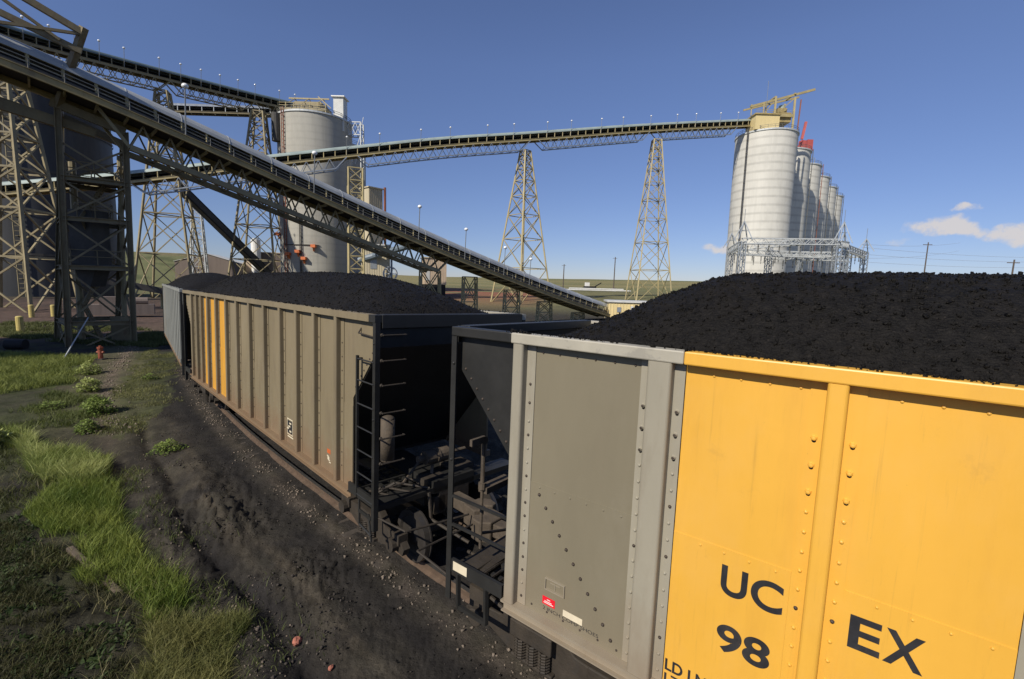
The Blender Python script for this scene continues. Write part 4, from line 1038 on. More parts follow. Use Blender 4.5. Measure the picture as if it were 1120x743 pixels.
# conveyor house on first silo
t = thing('head_house', 'yellow steel conveyor head house on the nearest pale silo', 'head house', (69.0,138.0,49.6))
mb = MB().box(-3.0,3.6,-3.2,2.4,0,3.9); mb.build('wall', M['tan_yellow'], t)
mb = MB().box(-3.3,3.9,-3.5,2.7,3.9,4.3); mb.build('floor_deck', M['steel_gold'], t)
mb = MB()
for (x_, y_) in ((3.2,-1),(8.6,-1),(3.2,4),(8.6,4)): MB().bar((x_,y_,0),(x_,y_,9.6),.5,.5).build('column', M['steel_cream'], t)
for x_, z_ in ((-3.6,7.2),(-.2,7.9)): MB().bar((x_,-1.4,4.2),(x_,-1.4,z_),.25).build('column', M['steel_cream'], t)
mb = MB(); mb.bar((-4.0,-1.5,6.5),(14.5,0,12.2),.45,.6); mb.bar((-4.0,2.5,7.0),(12.5,4,11.6),.35,.45); mb.bar((3.2,-1,9.6),(3.2,4,9.6),.4); mb.bar((8.6,-1,10.6),(8.6,4,10.6),.4)
mb.bar((3.2,-1,4.6),(8.6,-1,4.6),.5,.8); mb.bar((3.2,4,5.4),(8.6,4,5.4),.5,.8); mb.bar((3.2,-1,4.6),(8.6,-1,9.4),.2); mb.bar((-.2,-1.2,4.4),(3.2,-1,9.0),.2); mb.build('crane_beam', M['steel_cream'], t)
mb = MB().box(3.4,8.2,-.6,3.4,3.0,5.6); mb.box(4.6,7.2,0,2.6,5.6,7.0); mb.build('drive_machinery', M['steel_gold'], t)
MB().tube((6.2,1,7.0),(6.2,1,7.9),.9,12).build('drive_drum', M['hood_far'], t)
MB().bar((10.6,0,0),(10.9,0,9.4),.3).build('hoist_pole', M['ladder_red'], t)
MB().tube((.5,-1.5,4.2),(.5,-1.5,13.5),.07,5).build('mast', M['galv'], t)
mb = MB()
for z in (5.2, 4.75): mb.bar((-3.2,-3.4,z),(3.8,-3.4,z),.08); mb.bar((3.2,-1.2,z+.6),(8.6,-1.2,z+.6),.08)
mb.build('railing', M['steel_cream'], t)
t = thing('red_hoist', 'red hoist box and mast on the second pale silo', 'hoist', (72.3+dxs,141+dys,49.55))
mb = MB().box(2.6,3.9,-6.0,-4.5,.5,2.8); mb.box(5.2,6.9,-5.0,-3.4,.2,3.4); mb.bar((2.6,-5,.3),(7.2,-4.5,.3),.5); mb.build('cabin', M['redbox'], t); mb = MB(); mb.bar((3.2,-5,3.4),(4.0,-5,8.6),.7,.7); mb.bar((1.0,-6.5,0),(2.9,-6,2.8),.3); mb.build('mast', M['redbox'], t)

# left silos
ls = silo('grey streaked silo with red ladder and orange boxes, conveyor entering its top', -51.0, 121.5, 8.75, 43.4, M['silo_grey'], 'grey silos left of centre')
silo_ladder(ls, 8.75, R(-119), 44.9, M['ladder_red'], .8)
silo_ladder(ls, 8.75, R(-92), 20, M['dusty_dark'], .3)
for k, (a_, z_) in enumerate(((-113,11.6),(-96,12.2),(-87,10.6),(-73,13.6),(-143,16.5))):
    mb = MB(); a0 = R(a_); cx, cy = 9.3*math.cos(a0), 9.3*math.sin(a0); mb.box(cx-.55, cx+.55, cy-.5, cy+.5, z_, z_+.7); mb.bar((cx,cy,z_),(cx*.95,cy*.95,z_-.8),.35)
    mb.build('orange_box', M['orangebox'], ls)
mb = MB()
for k in range(12): 
    a0, a1 = R(-125+k*5), R(-120+k*5); mb.bar((8.9*math.cos(a0),8.9*math.sin(a0),14.2),(8.9*math.cos(a1),8.9*math.sin(a1),14.2),.18)
mb.build('pipe_run', M['dusty_dark'], ls)
mb = MB(); mb.tube((-6.6,-6.6,38.5),(-6.6,-6.6,44.9),1.0,12); mb.build('dust_pipe', M['dusty_dark'], ls)
silo('darker grey silo behind the grey streaked silo', -54.2, 142.5, 8.75, 43.0, M['silo_grey'], 'grey silos left of centre')
t = thing('roof_house', 'tan railings, deck and white hut on the grey silo roof', 'head house', (-51,121.5,43.75))
mb = MB().box(-7.5,4.5,-4.2,3.5,1.4,1.9); mb.box(-3.5,3,-3.6,3,1.9,3.6); mb.build('deck', M['steel_tan'], t)
mb = MB()
for x_ in np.linspace(-7.3,4.3,7):
    for y_ in (-4.1,3.4): mb.bar((x_,y_,0),(x_,y_,3.2),.16)
for z in (2.5,3.1): mb.bar((-7.4,-4.1,z),(4.4,-4.1,z),.09); mb.bar((-7.4,3.4,z),(4.4,3.4,z),.09); mb.bar((-7.4,-4.1,z),(-7.4,3.4,z),.09)
for x_ in (-4.5,-1,2.5): mb.bar((x_,-4.1,3.2),(x_,-1,5.2),.14); mb.bar((x_,3.4,3.2),(x_,-1,5.2),.14)
mb.bar((-6,-1,5.2),(4,-1,5.2),.25,.3); mb.bar((2.5,-4.1,4.6),(5.6,-4.1,2.0),.2); mb.build('railing', M['steel_cream'], t)
mb = MB().box(5.9,8.3,-3.4,-.6,-3.0,4.9); mb.build('hut', M['roofwhite'], t)
MB().box(5.5,8.7,-3.8,-.3,4.9,5.15).build('hut_roof', M['white'], t)
t = thing('lattice_frame', 'pinkish lattice frame standing right of the white hut on the grey silo', 'steel frame', (-41.0,121.0,30.0))
mb = MB()
for y_ in (-1,1.2):
    mb.bar((1.9,y_,0),(1.9,y_,13.6),.25); mb.bar((-2.2,y_,13.6),(1.9,y_,13.6),.22); mb.bar((-2.2,y_,10.6),(1.9,y_,10.6),.2)
    for k in range(3): mb.bar((-2.2+1.37*k,y_,10.6),(-.83+1.37*k,y_,13.6),.13); mb.bar((-.83+1.37*k,y_,10.6),(-2.2+1.37*k,y_,13.6),.13)
    mb.bar((1.9,y_,10.6),(-.4,y_,4.0),.14)
for z in (0,4,8,12): mb.bar((1.9,-1,z),(1.9,1.2,z),.15); mb.bar((1.9,-1,z),(1.9,1.2,z+3.5),.12)
mb.build('lattice', M['galv_pale'], t)
# dark silo at left
ds_ = silo('weathered silo with its shade painted in, filling the view behind the near tower', -100.7, 100.0, 12.4, 41.5, M['darksilo'], 'dark silo on the left', extras='dark')
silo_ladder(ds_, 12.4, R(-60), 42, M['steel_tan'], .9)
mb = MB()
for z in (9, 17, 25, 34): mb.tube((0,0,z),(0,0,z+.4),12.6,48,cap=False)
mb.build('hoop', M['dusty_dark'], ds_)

# ------------------------------------------------------------------ other buildings
def block(name, label, x, y, w_, d_, h, m, m_roof, yaw=0, zb=None, pitch=0, cat='building', win=None, door=None):
    zb = gz(x, y)-.4 if zb is None else zb
    t = thing(name, label, cat, (x, y, zb), (0,0,yaw))
    mb = MB()
    if pitch:
        mb.prism([(-w_/2,0),(w_/2,0),(w_/2,h),(0,h+pitch),(-w_/2,h)], lambda a, b, c_: (a, c_, b), -d_/2, d_/2)
        mb.build('wall', m, t); r_ = MB()
        for sx in (-1, 1): r_.bar((sx*(w_/4+.1),0,h+pitch/2+.05), (sx*(w_/4+.1)+.001,0,h+pitch/2+.05), .1, .1)
        r_ = MB(); r_.prism([(-w_/2-.2,h+.02),(0,h+pitch+.12),(w_/2+.2,h+.02),(w_/2+.2,h+.14),(0,h+pitch+.24),(-w_/2-.2,h+.14)], lambda a, b, c_: (a, c_, b), -d_/2-.2, d_/2+.2); r_.build('roof', m_roof, t)
    else:
        mb.box(-w_/2, w_/2, -d_/2, d_/2, 0, h)
        n = max(3, int(w_/.5))
        for k in range(n): x_ = -w_/2+w_*(k+.5)/n; mb.box(x_-.04, x_+.04, -d_/2-.05, -d_/2, .1, h-.1)
        mb.build('wall', m, t)
        MB().box(-w_/2-.25, w_/2+.25, -d_/2-.25, d_/2+.25, h+.003, h+.25).build('roof', m_roof, t)
    for (x0, x1, z0, z1) in win or []: MB().box(x0, x1, -d_/2-.10, -d_/2-.055, z0, z1).build('window', M['galv'], t)
    for (x0, x1, z0, z1) in door or []: MB().box(x0, x1, -d_/2-.09, -d_/2-.055, z0, z1).build('door', M['steel_gold'], t)
    return t
sh = block('tail_shed', 'cream yellow shed with pale flat roof at the foot of the nearest conveyor', 20.6, 75.2, 10.6, 6, 3.25, M['tan_yellow'], M['roofwhite'], R(-6), zb=-1.05, cat='shed', win=[(-3.95,-3.35,1.75,2.5)], door=[(-.6,1.4,.1,2.3)])
mb = MB(); mb.box(-1.9,-1.5,-3.35,-3.05,2.1,2.7); mb.tube((-1.7,-3.35,2.55),(-1.7,-3.6,2.35),.16,8); mb.build('wall_lamp', M['galv_pale'], sh)
block('tall_building', 'tall narrow tan building right of the grey silo', -34.2, 112.5, 3.6, 3.6, 27.0, M['tan'], M['tan'], R(48), zb=-1)
t = thing('vent_stack', 'thin dark stack standing beside the tall tan building', 'stack', (-31.2,113.0,20)); MB().tube((0,0,-21),(0,0,6.6),.3,8).build('pipe', M['ladder_red'], t)
block('low_building', 'lower tan building at the foot of the tall tan one', -31.0, 106.5, 5.2, 4.6, 13.2, M['tan'], M['roofwhite'], R(14), zb=-.8, win=[(-1.6,-.2,8.0,10.6)])
t = thing('blue_duct', 'blue-grey duct between the tan buildings and conveyor foot', 'duct', (-34.5,104,9.0))
mb = MB(); mb.tube((0,0,0),(3.5,-.5,1.0),.7,10); mb.tube((3.5,-.5,1.0),(13.0,-6,3.2),.7,10); mb.bar((8,-3,2),(8,-3,-9),.3); mb.build('pipe', M['bluepipe'], t)
t = block('equipment_house', 'square tan equipment house on dark skids beyond the coal of the middle wagon', -20.9, 121.5, 5.6, 5.5, 6.6, M['pink_tan'], M['tan'], R(20), zb=4.1, cat='equipment house')
mb = MB().box(-2.6,2.6,-2.6,2.6,-3.6,-.02); mb.build('skid', M['dark'], t); mb = MB(); mb.tube((-.8,0,6.8),(-.8,0,8.0),.4,8); mb.box(.5,1.6,-1,1,6.85,7.6); mb.build('roof_fan', M['galv_pale'], t)
MB().box(-2.4,-1.5,-2.86,-2.81,1.0,3.6).build('door', M['roofwhite'], t)
t = thing('pulley_frame', 'round pulley frame standing in front of the lower tan building', 'machine', (-27.6,104,3.4))
mb = MB()
for k in range(14): a0, a1 = 2*math.pi*k/14, 2*math.pi*(k+1)/14; mb.bar((1.5*math.cos(a0),0,1.5*math.sin(a0)+2.8),(1.5*math.cos(a1),0,1.5*math.sin(a1)+2.8),.3)
for k in range(3): a0 = math.pi*k/3; mb.bar((1.5*math.cos(a0),0,1.5*math.sin(a0)+2.8),(-1.5*math.cos(a0),0,-1.5*math.sin(a0)+2.8),.2)
mb.bar((-2,0,-3.5),(0,0,2.8),.3); mb.bar((2,0,-3.5),(0,0,2.8),.3); mb.build('wheel_frame', M['galv_pale'], t)
b2 = block('crusher_building', 'pinkish brown building left of the grey silo with a white tank', -80.6, 151, 10.5, 8, 13.4, M['brown_siding'], M['pink_tan'], R(20), zb=-1, pitch=0)
MB().box(-5.26,-1.8,-4.1,-4.045,0.2,13.2).build('tan_panel', M['pink_tan'], b2)  # paler pinkish tan panel over the left part of the brown front
t = thing('white_tank', 'slim white tank beside the pinkish brown building', 'tank', (-80.4,145.6,-1)); MB().tube((0,0,0),(0,0,17.2),1.35,18).build('tank_shell', M['white'], t, smooth=False); MB().tube((0,0,17.2),(0,0,17.7),.9,18).build('tank_cap', M['galv_pale'], t)
block('long_shed', 'long dark shed with pale sloping roof beyond the small trestle', -92, 143, 17, 10, 9.6, M['brown_siding'], M['roofwhite'], R(14), zb=-1, pitch=2.4, cat='shed')
t = thing('ground_conveyor', 'low dark belt conveyor on the ground left of the farthest wagon', 'conveyor', (-56,66,-.6))
mb = MB(); mb.bar((-3,0,4.2),(9,9,.9),1.3,.9); mb.build('belt_gallery', M['dusty_dark'], t)
mb = MB()
for f_ in (.15,.5,.85): 
    p = Vector((-3,0,4.2)).lerp(Vector((9,9,.9)), f_); mb.bar((p.x-.6,p.y,p.z),(p.x-.6,p.y,-.4),.2); mb.bar((p.x+.6,p.y,p.z),(p.x+.6,p.y,-.4),.2)
mb.build('leg', M['steel_cream'], t)
t = thing('equipment_skid', 'low brown machinery skid behind the near tower on the red yard', 'machine', (-46.5,55,-.7), (0,0,R(35)))
mb = MB().box(-3,3,-1,1,.3,1.5); mb.box(-2,0,-.8,.8,1.5,2.4); mb.tube((.8,0,1.9),(2.4,0,1.9),.45,12); mb.build('body', M['brown_siding'], t)

# substation
t = thing('substation_gantry', 'grey lattice substation gantry with pointed masts before the pale silos', 'substation', (56,95,-1))
def lat_beam(mb, a, b, w_, n):
    a = Vector(a); b = Vector(b); d = (b-a).normalized(); s_ = d.cross(Vector((0,0,1)))
    s_ = s_.normalized() if s_.length > .1 else Vector((1,0,0)); u_ = s_.cross(d).normalized()
    cs = [s_*(i*w_/2)+u_*(j*w_/2) for i, j in ((-1,-1),(1,-1),(1,1),(-1,1))]
    for c_ in cs: mb.bar(a+c_, b+c_, .17, .17)
    for k in range(n):
        p, q = a.lerp(b, k/n), a.lerp(b, (k+1)/n)
        for i in range(4):
            c0, c1 = cs[i], cs[(i+1)%4]
            if k % 2: c0, c1 = c1, c0
            mb.bar(p+c0, q+c1, .09, .09)
cols = [(-10,0),(9.2,0),(12.6,2.5),(-4.5,17),(14,20),(27.5,17),(20,12),(2,12)]
for (x_, y_) in cols:
    mb = MB(); lat_beam(mb, (x_,y_,0), (x_,y_,15.6), 1.0, 14); mb.build('column', M['galv'], t)
for a_, b_ in (((-10,0,15.6),(9.2,0,15.9)),((9.2,0,15.6),(12.6,2.5,15.6)),((-10,0,15.0),(-4.5,17,15.0)),((-4.5,17,15),(14,20,15)),((12.6,2.5,15),(27.5,17,15)),((2,12,13.6),(20,12,13.6)),((-7,8,14),(13,10,14)),((-2,12,15.8),(2,0,15.8)),((14,20,15.0),(27.5,17,15.0))):
    mb = MB(); lat_beam(mb, a_, b_, 1.1, 16); mb.build('beam', M['galv_pale'], t)
for (x_, y_, ht) in ((-10,0,3.7),(9.2+1.5,1,4.3),(-4.5,17,3.4),(20,14,3.8),(27.5,17,3.0)):
    mb = MB()
    for sx, sy in ((-1,-1),(1,-1),(1,1),(-1,1)): mb.bar((x_+sx*1.4,y_+sy*1.0,15.8),(x_,y_,15.8+ht),.17); 
    mb.bar((x_-.7,y_,15.8+ht*.5),(x_+.7,y_,15.8+ht*.5),.12); mb.tube((x_,y_,15.8+ht),(x_,y_,15.8+ht+2.4),.05,5); mb.build('peak_mast', M['galv'], t)
for (a_, b_, q_) in (((-10,0,15.0),(9.2,0,15.2),9), ((-4.5,17,14.4),(14,20,14.4),8), ((2,12,13),(20,12,13),8), ((-7,8,13.4),(13,10,13.4),8), ((12.6,2.5,14.4),(27.5,17,14.4),5)):
    for k in range(q_):
        p = Vector(a_).lerp(Vector(b_), (k+.5)/q_); mb = MB(); ln = random.uniform(1.3, 2.2)
        mb.tube(p, p+Vector((0,0,-ln)), .06, 6)
        for h_ in range(4): mb.tube(p+Vector((0,0,-.4-.28*h_)), p+Vector((0,0,-.5-.28*h_)), .17, 8)
        mb.build('insulator', M['railgrey'], t)
# poles and cables at right
pl = []
for i, (x_, y_, zt, lab) in enumerate(((127.6,120,14.6,'dark wooden pole above the coal near the right edge'), (140.2,160,23.0,'thin power pole in front of the white clouds'),
        (64.5,300,24.5,'distant pole on the grassland left of the pale silo trestle'), (33,310,19.5,'distant pole on the grassland right of the tall trestle'), (230,330,36,'distant pole by the substation cables'))):
    t = thing('utility_pole', lab, 'pole', (x_, y_, gz(x_, y_)-.5), (0,0,0), 'utility poles'); h = zt-gz(x_, y_)+.5
    MB().tube((0,0,0),(.15,0,h),.24 if y_ < 200 else .38,8,0,.16 if y_ < 200 else .28).build('pole_shaft', M['pole_wood'], t)
    mb = MB(); mb.bar((-1.4,.2,h-.8),(1.4,-.2,h-.8),.14,.2); mb.build('crossarm', M['pole_wood'], t)
for i, (z0, z1, y1) in enumerate(((16.5,23.5,160),(15.8,15.6,122),(14.2,14.4,121),(13.2,20.5,160),(12.4,12.8,118))):
    mb = MB(); a = Vector((82.5,112,z0)); b = Vector((170, y1+20, z1+2)); prev = None
    for k in range(17):
        f_ = k/16; p = a.lerp(b, f_); p.z -= 3.2*f_*(1-f_)
        if prev: mb.tube(prev, p, .028, 4, cap=False)
        prev = p
    tag(mb.build('power_cable', M['wire']), ['uppermost thin power cable right of the substation','second thin power cable right of the substation, level run','third thin power cable right of the substation','fourth thin power cable, rising to the right','lowest thin power cable just above the coal'][i], 'cable', 'power cables right of the substation')

# far yard
for i, (x_, y_, yaw, ln, lab) in enumerate(((40,240,4,26,'long white pipe stack on the far grass, the longer one'), (57,262,-3,18,'shorter white pipe stack on the far grass to the right'))):
    t = thing('pipe_stack', lab, 'pipe stack', (x_, y_, gz(x_, y_)), (0,0,R(yaw)), 'white pipe stacks in the far yard'); mb = MB()
    for r_ in range(2):
        for k in range(4-r_): mb.tube((-ln/2+r_*2, k*.9+r_*.45, .42+r_*.75), (ln/2-r_*4, k*.9+r_*.45, .42+r_*.75), .4, 10)
    mb.build('pipes', M['roofwhite'], t)
t = thing('yard_machine', 'dark tracked machine with white cab among the far pipe stacks', 'machine', (42,256,gz(42,256)), (0,0,R(10)))
mb = MB().box(-3.2,3.2,-1.5,1.5,1.0,2.6); mb.box(-3.0,3.0,-1.7,-1.0,.1,1.0); mb.box(-3.0,3.0,1.0,1.7,.1,1.0); mb.bar((2.5,0,2.2),(6.5,0,4.6),.5); mb.build('body', M['dark'], t); MB().box(-2.6,-.6,-1.2,1.2,2.6,4.6).build('cab', M['white'], t)
for i, (x_, y_, lab) in enumerate(((47.5,300,'small dark pickup parked at the right of the far yard'), (62.5,290,'small dark pickup parked left of the far pole'))):
    t = thing('pickup_truck', lab, 'pickup', (x_, y_, gz(x_, y_)), (0,0,R(20)), 'pickups in the far yard'); mb = MB().box(-2.6,2.6,-.95,.95,.5,1.25); mb.box(-.9,1.2,-.9,.9,1.25,2.0); mb.build('body', M['brown_siding'], t)
    for sx in (-1.6,1.6):
        for sy in (-.9,.9): MB().tube((sx,sy-.1,.4),(sx,sy+.1,.4),.4,10).build('wheel', M['dark'], t)

# ------------------------------------------------------------------ small things on the ground
for (x_, y_, h, lab) in ((-40.4,37.65,1.15,'yellow bollard on the grass left of the near tower, closest to the track'), (-53.2,50.9,1.15,'yellow bollard farthest left on the red yard'), (-52.6,52.75,1.1,'yellow bollard on the red yard beside the tower leg')):
    t = thing('bollard', lab, 'bollard', (x_, y_, gz(x_, y_)), (0,0,0), 'yellow bollards left of the tower'); mb = MB(); mb.tube((0,0,-.1),(0,0,h*1.15),.24,14); mb.sphere((0,0,h*1.15),.24,14,6,sc=(1,1,.35)); mb.build('post', M['bollard'], t, smooth=False)
t = thing('hydrant', 'rust red hydrant stub in the grass at the tower foot', 'hydrant', (-23.8,26.4,gz(-23.8,26.4)))
mb = MB(); mb.tube((0,0,-.1),(0,0,.62),.12,12); mb.tube((0,0,.62),(0,0,.72),.15,10); mb.tube((0,0,.72),(0,0,.80),.06,8); mb.tube((-.2,0,.42),(.2,0,.42),.06,8); mb.build('body', M['hydrant'], t)
MB().box(-.25,.25,-.2,.2,-.05,.05).build('base', M['darkstone'], t)
def rock(label, x_, y_, r_, m, seed, sc=(1,.75,.6), grp=None, name='rock'):
    rs = random.Random(seed); mb = MB(); mb.sphere((0,0,0), r_, 9, 7, sc=sc)
    mb.v = [tuple(c_*(1+rs.uniform(-.2,.2)) for c_ in v) for v in mb.v]
    o = mb.build(name, m); o.location = (x_, y_, gz(x_, y_)+r_*.25); o.rotation_euler = (rs.uniform(-.3,.3), rs.uniform(-.3,.3), rs.uniform(0,6)); tag(o, label, 'rock', grp); return o
rock('red brick-coloured rock lying on the black coal dirt', -2.83, 5.81, .085, M['rock_red'], 3, grp='red rocks on the dirt')
rock('smaller red rock chip near the bottom edge', -2.19, 5.36, .04, M['rock_red'], 5, grp='red rocks on the dirt')
rock('pale stone by the weeds beside the rut', -3.45, 5.95, .04, M['stone'], 8)
pk = MB(); pk.bar((-1.0,0,.02),(.95,.1,-.03),.10,.08); o = pk.build('wooden_plank', M['wood'], bevel=.015); o.location = (-6.75,7.0,gz(-6.75,7.0)+.02); o.rotation_euler = (0,R(2),math.atan2(-1.25,1.95)); tag(o, 'weathered brown plank lying in the dark weeds', 'plank')
t = thing('dark_drum', 'dark drum lying at the left edge of the grass', 'drum', (-31.8,29.2,gz(-31.8,29.2)+.3)); MB().tube((-.5,0,0),(.5,.2,0),.32,14).build('shell', M['dark'], t)

# gravel and clods (nobody could count them)
cube = np.array([(-1,-1,-1),(1,-1,-1),(1,1,-1),(-1,1,-1),(-1,-1,1),(1,-1,1),(1,1,1),(-1,1,1)], float)
cf = np.array([(0,3,2,1),(4,5,6,7),(0,1,5,4),(1,2,6,5),(2,3,7,6),(3,0,4,7)])
def scatter_stones(name, n, sampler, rmin, rmax, m, seed, pw=3):
    rs = np.random.default_rng(seed); P = sampler(rs, n); Z = ground_height(P[:,0], P[:,1]); VV = []; FF = []
    for k in range(len(P)):
        r_ = rmin+(rmax-rmin)*rs.random()**pw; Rm = np.array(Euler(rs.random(3)*6.28).to_matrix())
        VV.append((cube*(.65+.5*rs.random((8,1)))*r_*np.array([1,.8,.6])) @ Rm.T + np.array([P[k,0], P[k,1], Z[k]+r_*.35])); FF.append(cf+8*k)
    return tag(np_mesh(name, np.concatenate(VV), np.concatenate(FF), m), kind='stuff')
def arc_sampler(d_mu, d_sd, s0, s1, pw=1.6, clump=0.):
    def f(rs, n):
        s_ = s0+(s1-s0)*rs.random(n*4)**pw; d_ = d_mu+rs.normal(0, d_sd, n*4); a = .9-s_/RAD
        x_ = OX-(RAD+d_)*np.cos(a); y_ = OY-(RAD+d_)*np.sin(a)
        k = fbm(x_*1.2, y_*1.2, 3, 300) > clump-.5*rs.random(n*4)
        return np.stack([x_[k], y_[k]], -1)[:n]
    return f
scatter_stones('pale_gravel', 1500, arc_sampler(1.22,.17,5,34,1.1,.12), .005, .026, M['stone'], 1)
scatter_stones('scattered_gravel', 420, arc_sampler(3.4,.33,7,22,1.4,.25), .007, .022, M['stone'], 2)
scatter_stones('path_gravel', 900, arc_sampler(3.95,.3,20,44,1.,.05), .012, .045, M['stone'], 3)
scatter_stones('dirt_clods', 800, arc_sampler(2.6,.4,6,24,1.3,.3), .005, .026, M['darkstone'], 4)
scatter_stones('coal_crumbs', 2500, arc_sampler(2.0,.7,5,22,1.4,.1), .004, .014, M['coal'], 5)

# ------------------------------------------------------------------ grass and weeds
def blades(name, P, h, wd, colA, colB, seed, lean=.5, label=None):
    rs = np.random.default_rng(seed); n = len(P); Z = ground_height(P[:,0], P[:,1])-.01
    a = rs.random(n)*6.283; b = rs.random(n)*6.283; hh = h*(.45+.75*rs.random(n)); ww = wd*(.6+.8*rs.random(n)); ln = lean*(.3+rs.random(n))*hh
    s_ = np.stack([np.cos(a), np.sin(a), 0*a], -1); l = np.stack([np.cos(b), np.sin(b), 0*b], -1)
    p0 = np.stack([P[:,0], P[:,1], Z], -1); up = np.array([0,0,1.])
    v0 = p0-s_*ww[:,None]/2; v1 = p0+s_*ww[:,None]/2
    m_ = p0+l*(ln*.35)[:,None]+up*(hh*.6)[:,None]; v2 = m_+s_*(ww*.4)[:,None]; v3 = m_-s_*(ww*.4)[:,None]
    v4 = p0+l*ln[:,None]+up*hh[:,None]; v5 = v4+s_*(ww*.08)[:,None]
    V = np.stack([v0,v1,v2,v3,v4,v5], 1).reshape(-1, 3); i = np.arange(n)[:,None]*6
    Fq = np.concatenate([i+np.array([[0,1,2,3]]), i+np.array([[3,2,5,4]])])
    t_ = rs.random(n)[:,None]; pn = np.clip(.5+fbm(P[:,0]*1.4, P[:,1]*1.4, 3, seed)*.9, 0, 1)[:,None]
    f_ = np.clip(.55*t_+.55*pn-.05, 0, 1); C = np.array(colA)*(1-f_)+np.array(colB)*f_; C = np.repeat(C, 6, axis=0)
    o = np_mesh(name, V, Fq, M['leaf'], color=C); return tag(o, label, kind='stuff')
def poly_pts(P, n, seed, thr=None, sc=1.5, wob=.3):
    rs = np.random.default_rng(seed); xs, ys = zip(*P)
    x_ = rs.uniform(min(xs)-.5, max(xs)+.5, n*6); y_ = rs.uniform(min(ys)-.5, max(ys)+.5, n*6)
    k = poly_soft(x_, y_, P, wob, seed) > .5
    if thr is not None: k &= fbm(x_*sc, y_*sc, 3, seed+1) > thr-.35*rs.random(len(x_))
    return np.stack([x_[k], y_[k]], -1)[:n]
GP = GRASS_POLYS
blades('green_grass', poly_pts(GP['clump'], 36000, 5, -.22, 1.5, .45), .24, .0095, (.060,.115,.014), (.30,.34,.075), 5, .8)
blades('tall_grass', poly_pts([(-15.8,13.9),(-13.8,12.8),(-12.6,11.9),(-10.8,11.7),(-9.3,10.3),(-10.5,10.2)], 13000, 6, -.3, 1.5, .45), .38, .014, (.13,.19,.03), (.48,.50,.19), 6, .8)
blades('low_grass', poly_pts(GP['low'], 10000, 7, 0.05, 2.2, .5), .17, .007, (.055,.08,.016), (.30,.28,.10), 7, 1.1)
blades('dry_weeds', poly_pts(GP['weeds'], 17000, 8, .12, 2.4, .5), .12, .008, (.018,.024,.008), (.12,.115,.045), 8, 1.2)
blades('edge_weeds', poly_pts([(-18,13.6),(-13.6,12.7),(-10.6,10.4),(-9.6,8.8),(-10.0,6.4),(-13,8)], 9000, 18, .05, 1.2, .5), .16, .013, (.03,.042,.012), (.13,.14,.045), 18, 1.0)
blades('leafy_cover', poly_pts(GP['weeds'], 5000, 28, .25, 1.3, .5), .05, .035, (.02,.04,.012), (.075,.11,.03), 28, 1.6)
blades('yard_grass', poly_pts(GP['band'], 22000, 9, .1, .45), .30, .022, (.085,.115,.022), (.30,.33,.09), 9, .9)
blades('path_grass', poly_pts(GP['strip'], 16000, 10, .12, 1.1, .6), .10, .014, (.09,.105,.03), (.27,.26,.10), 10, 1.0)
blades('rough_grass', poly_pts(GP['left'], 12000, 11, .3, .6), .20, .016, (.055,.08,.018), (.18,.20,.065), 11, .9)
blades('tower_grass', poly_pts([(-44,36),(-30,32),(-24.5,31.5),(-26,36.5),(-36,44),(-50,46)], 22000, 12, .05, .5), .3, .04, (.07,.085,.025), (.17,.18,.065), 12, .8)
blades('sparse_grass', arc_sampler(3.7,.5,6,22,1.3,.35)(np.random.default_rng(13), 2600), .12, .010, (.06,.085,.02), (.16,.18,.06), 13, .9)

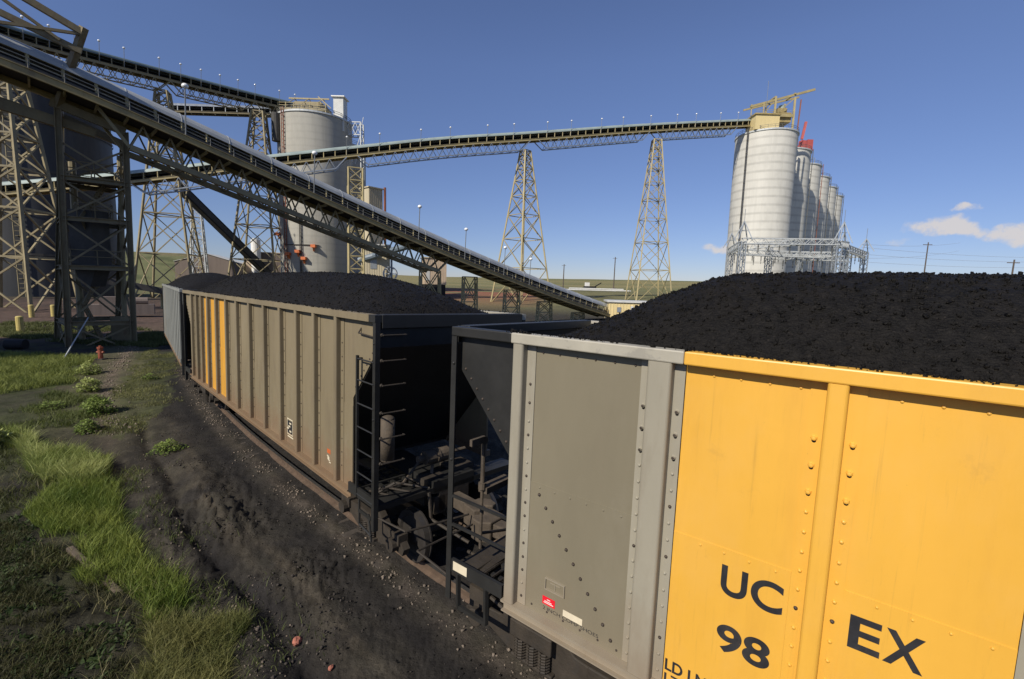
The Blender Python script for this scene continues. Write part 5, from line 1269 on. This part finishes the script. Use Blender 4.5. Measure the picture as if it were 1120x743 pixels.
GF = [(x_*1.0, y_) for x_, y_ in GP['clump']]
blades('fringe_grass', poly_pts(GF, 7000, 41, .12, 1.1, 1.5), .13, .010, (.055,.085,.016), (.21,.22,.075), 41, 1.0)
blades('straw', poly_pts(GF+[(-3.2,4.6),(-4.4,4.6)], 2600, 42, .05, 1.6, 1.2), .22, .006, (.16,.14,.06), (.36,.32,.16), 42, 1.3)
def weed_bush(label, x_, y_, r_, h, n, colA, colB, seed):
    rs = np.random.default_rng(seed); t = thing('weed_bush', label, 'weed', (x_, y_, gz(x_, y_)), (0,0,0), 'leafy weeds on the dirt'); V = []; C = []
    th = rs.random(n)*6.283; q = rs.random(n)**.6; zz = rs.random(n); q = q*(.65+.7*vnoise(np.cos(th)*1.7+seed, np.sin(th)*1.7+zz*1.5, seed))
    rr = r_*q*np.sqrt(np.clip(1-(zz-.35)**2*1.6, 0, 1)); cx = rr*np.cos(th); cy = rr*np.sin(th); cz = h*zz*(1-.35*q*q)*(.8+.4*vnoise(cx*9+5, cy*9, seed))
    a = rs.random(n)*6.283; tilt = rs.uniform(-.7,.9,n); L_ = rs.uniform(.05,.11,n)*(h/.5)**.5; wd = L_*.34
    d = np.stack([np.cos(a)*np.cos(tilt), np.sin(a)*np.cos(tilt), np.sin(tilt)], -1); s_ = np.stack([-np.sin(a), np.cos(a), 0*a], -1); c0 = np.stack([cx,cy,cz], -1)
    V = np.stack([c0, c0+d*(L_*.5)[:,None]+s_*wd[:,None], c0+d*L_[:,None], c0+d*(L_*.5)[:,None]-s_*wd[:,None]], 1).reshape(-1,3)
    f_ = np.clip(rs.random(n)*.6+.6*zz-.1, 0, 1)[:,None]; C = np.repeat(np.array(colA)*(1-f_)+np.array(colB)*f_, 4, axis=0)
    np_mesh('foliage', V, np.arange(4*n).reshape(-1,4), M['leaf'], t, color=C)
    mb = MB()
    for k in range(9): a_ = k*.7; mb.bar((0,0,-.03),(r_*.6*math.cos(a_),r_*.6*math.sin(a_),h*.7),.012)
    mb.build('stem', M['wood'], t); return t
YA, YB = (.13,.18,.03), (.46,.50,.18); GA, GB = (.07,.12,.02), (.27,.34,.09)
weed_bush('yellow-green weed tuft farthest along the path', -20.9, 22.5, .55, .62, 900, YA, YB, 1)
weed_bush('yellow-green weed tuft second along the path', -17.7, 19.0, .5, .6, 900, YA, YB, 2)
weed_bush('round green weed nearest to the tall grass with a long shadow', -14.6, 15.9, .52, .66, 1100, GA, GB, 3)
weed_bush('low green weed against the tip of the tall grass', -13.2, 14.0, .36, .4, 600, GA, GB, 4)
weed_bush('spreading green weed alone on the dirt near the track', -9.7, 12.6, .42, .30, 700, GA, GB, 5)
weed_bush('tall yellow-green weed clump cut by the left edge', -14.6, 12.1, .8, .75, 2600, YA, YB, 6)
weed_bush('small green sprig between the path weeds and the wagon', -17.2, 21.6, .3, .3, 350, GA, GB, 7)
weed_bush('dark green weed left of the path on bare dirt', -16.6, 16.3, .45, .3, 500, GA, GB, 8)
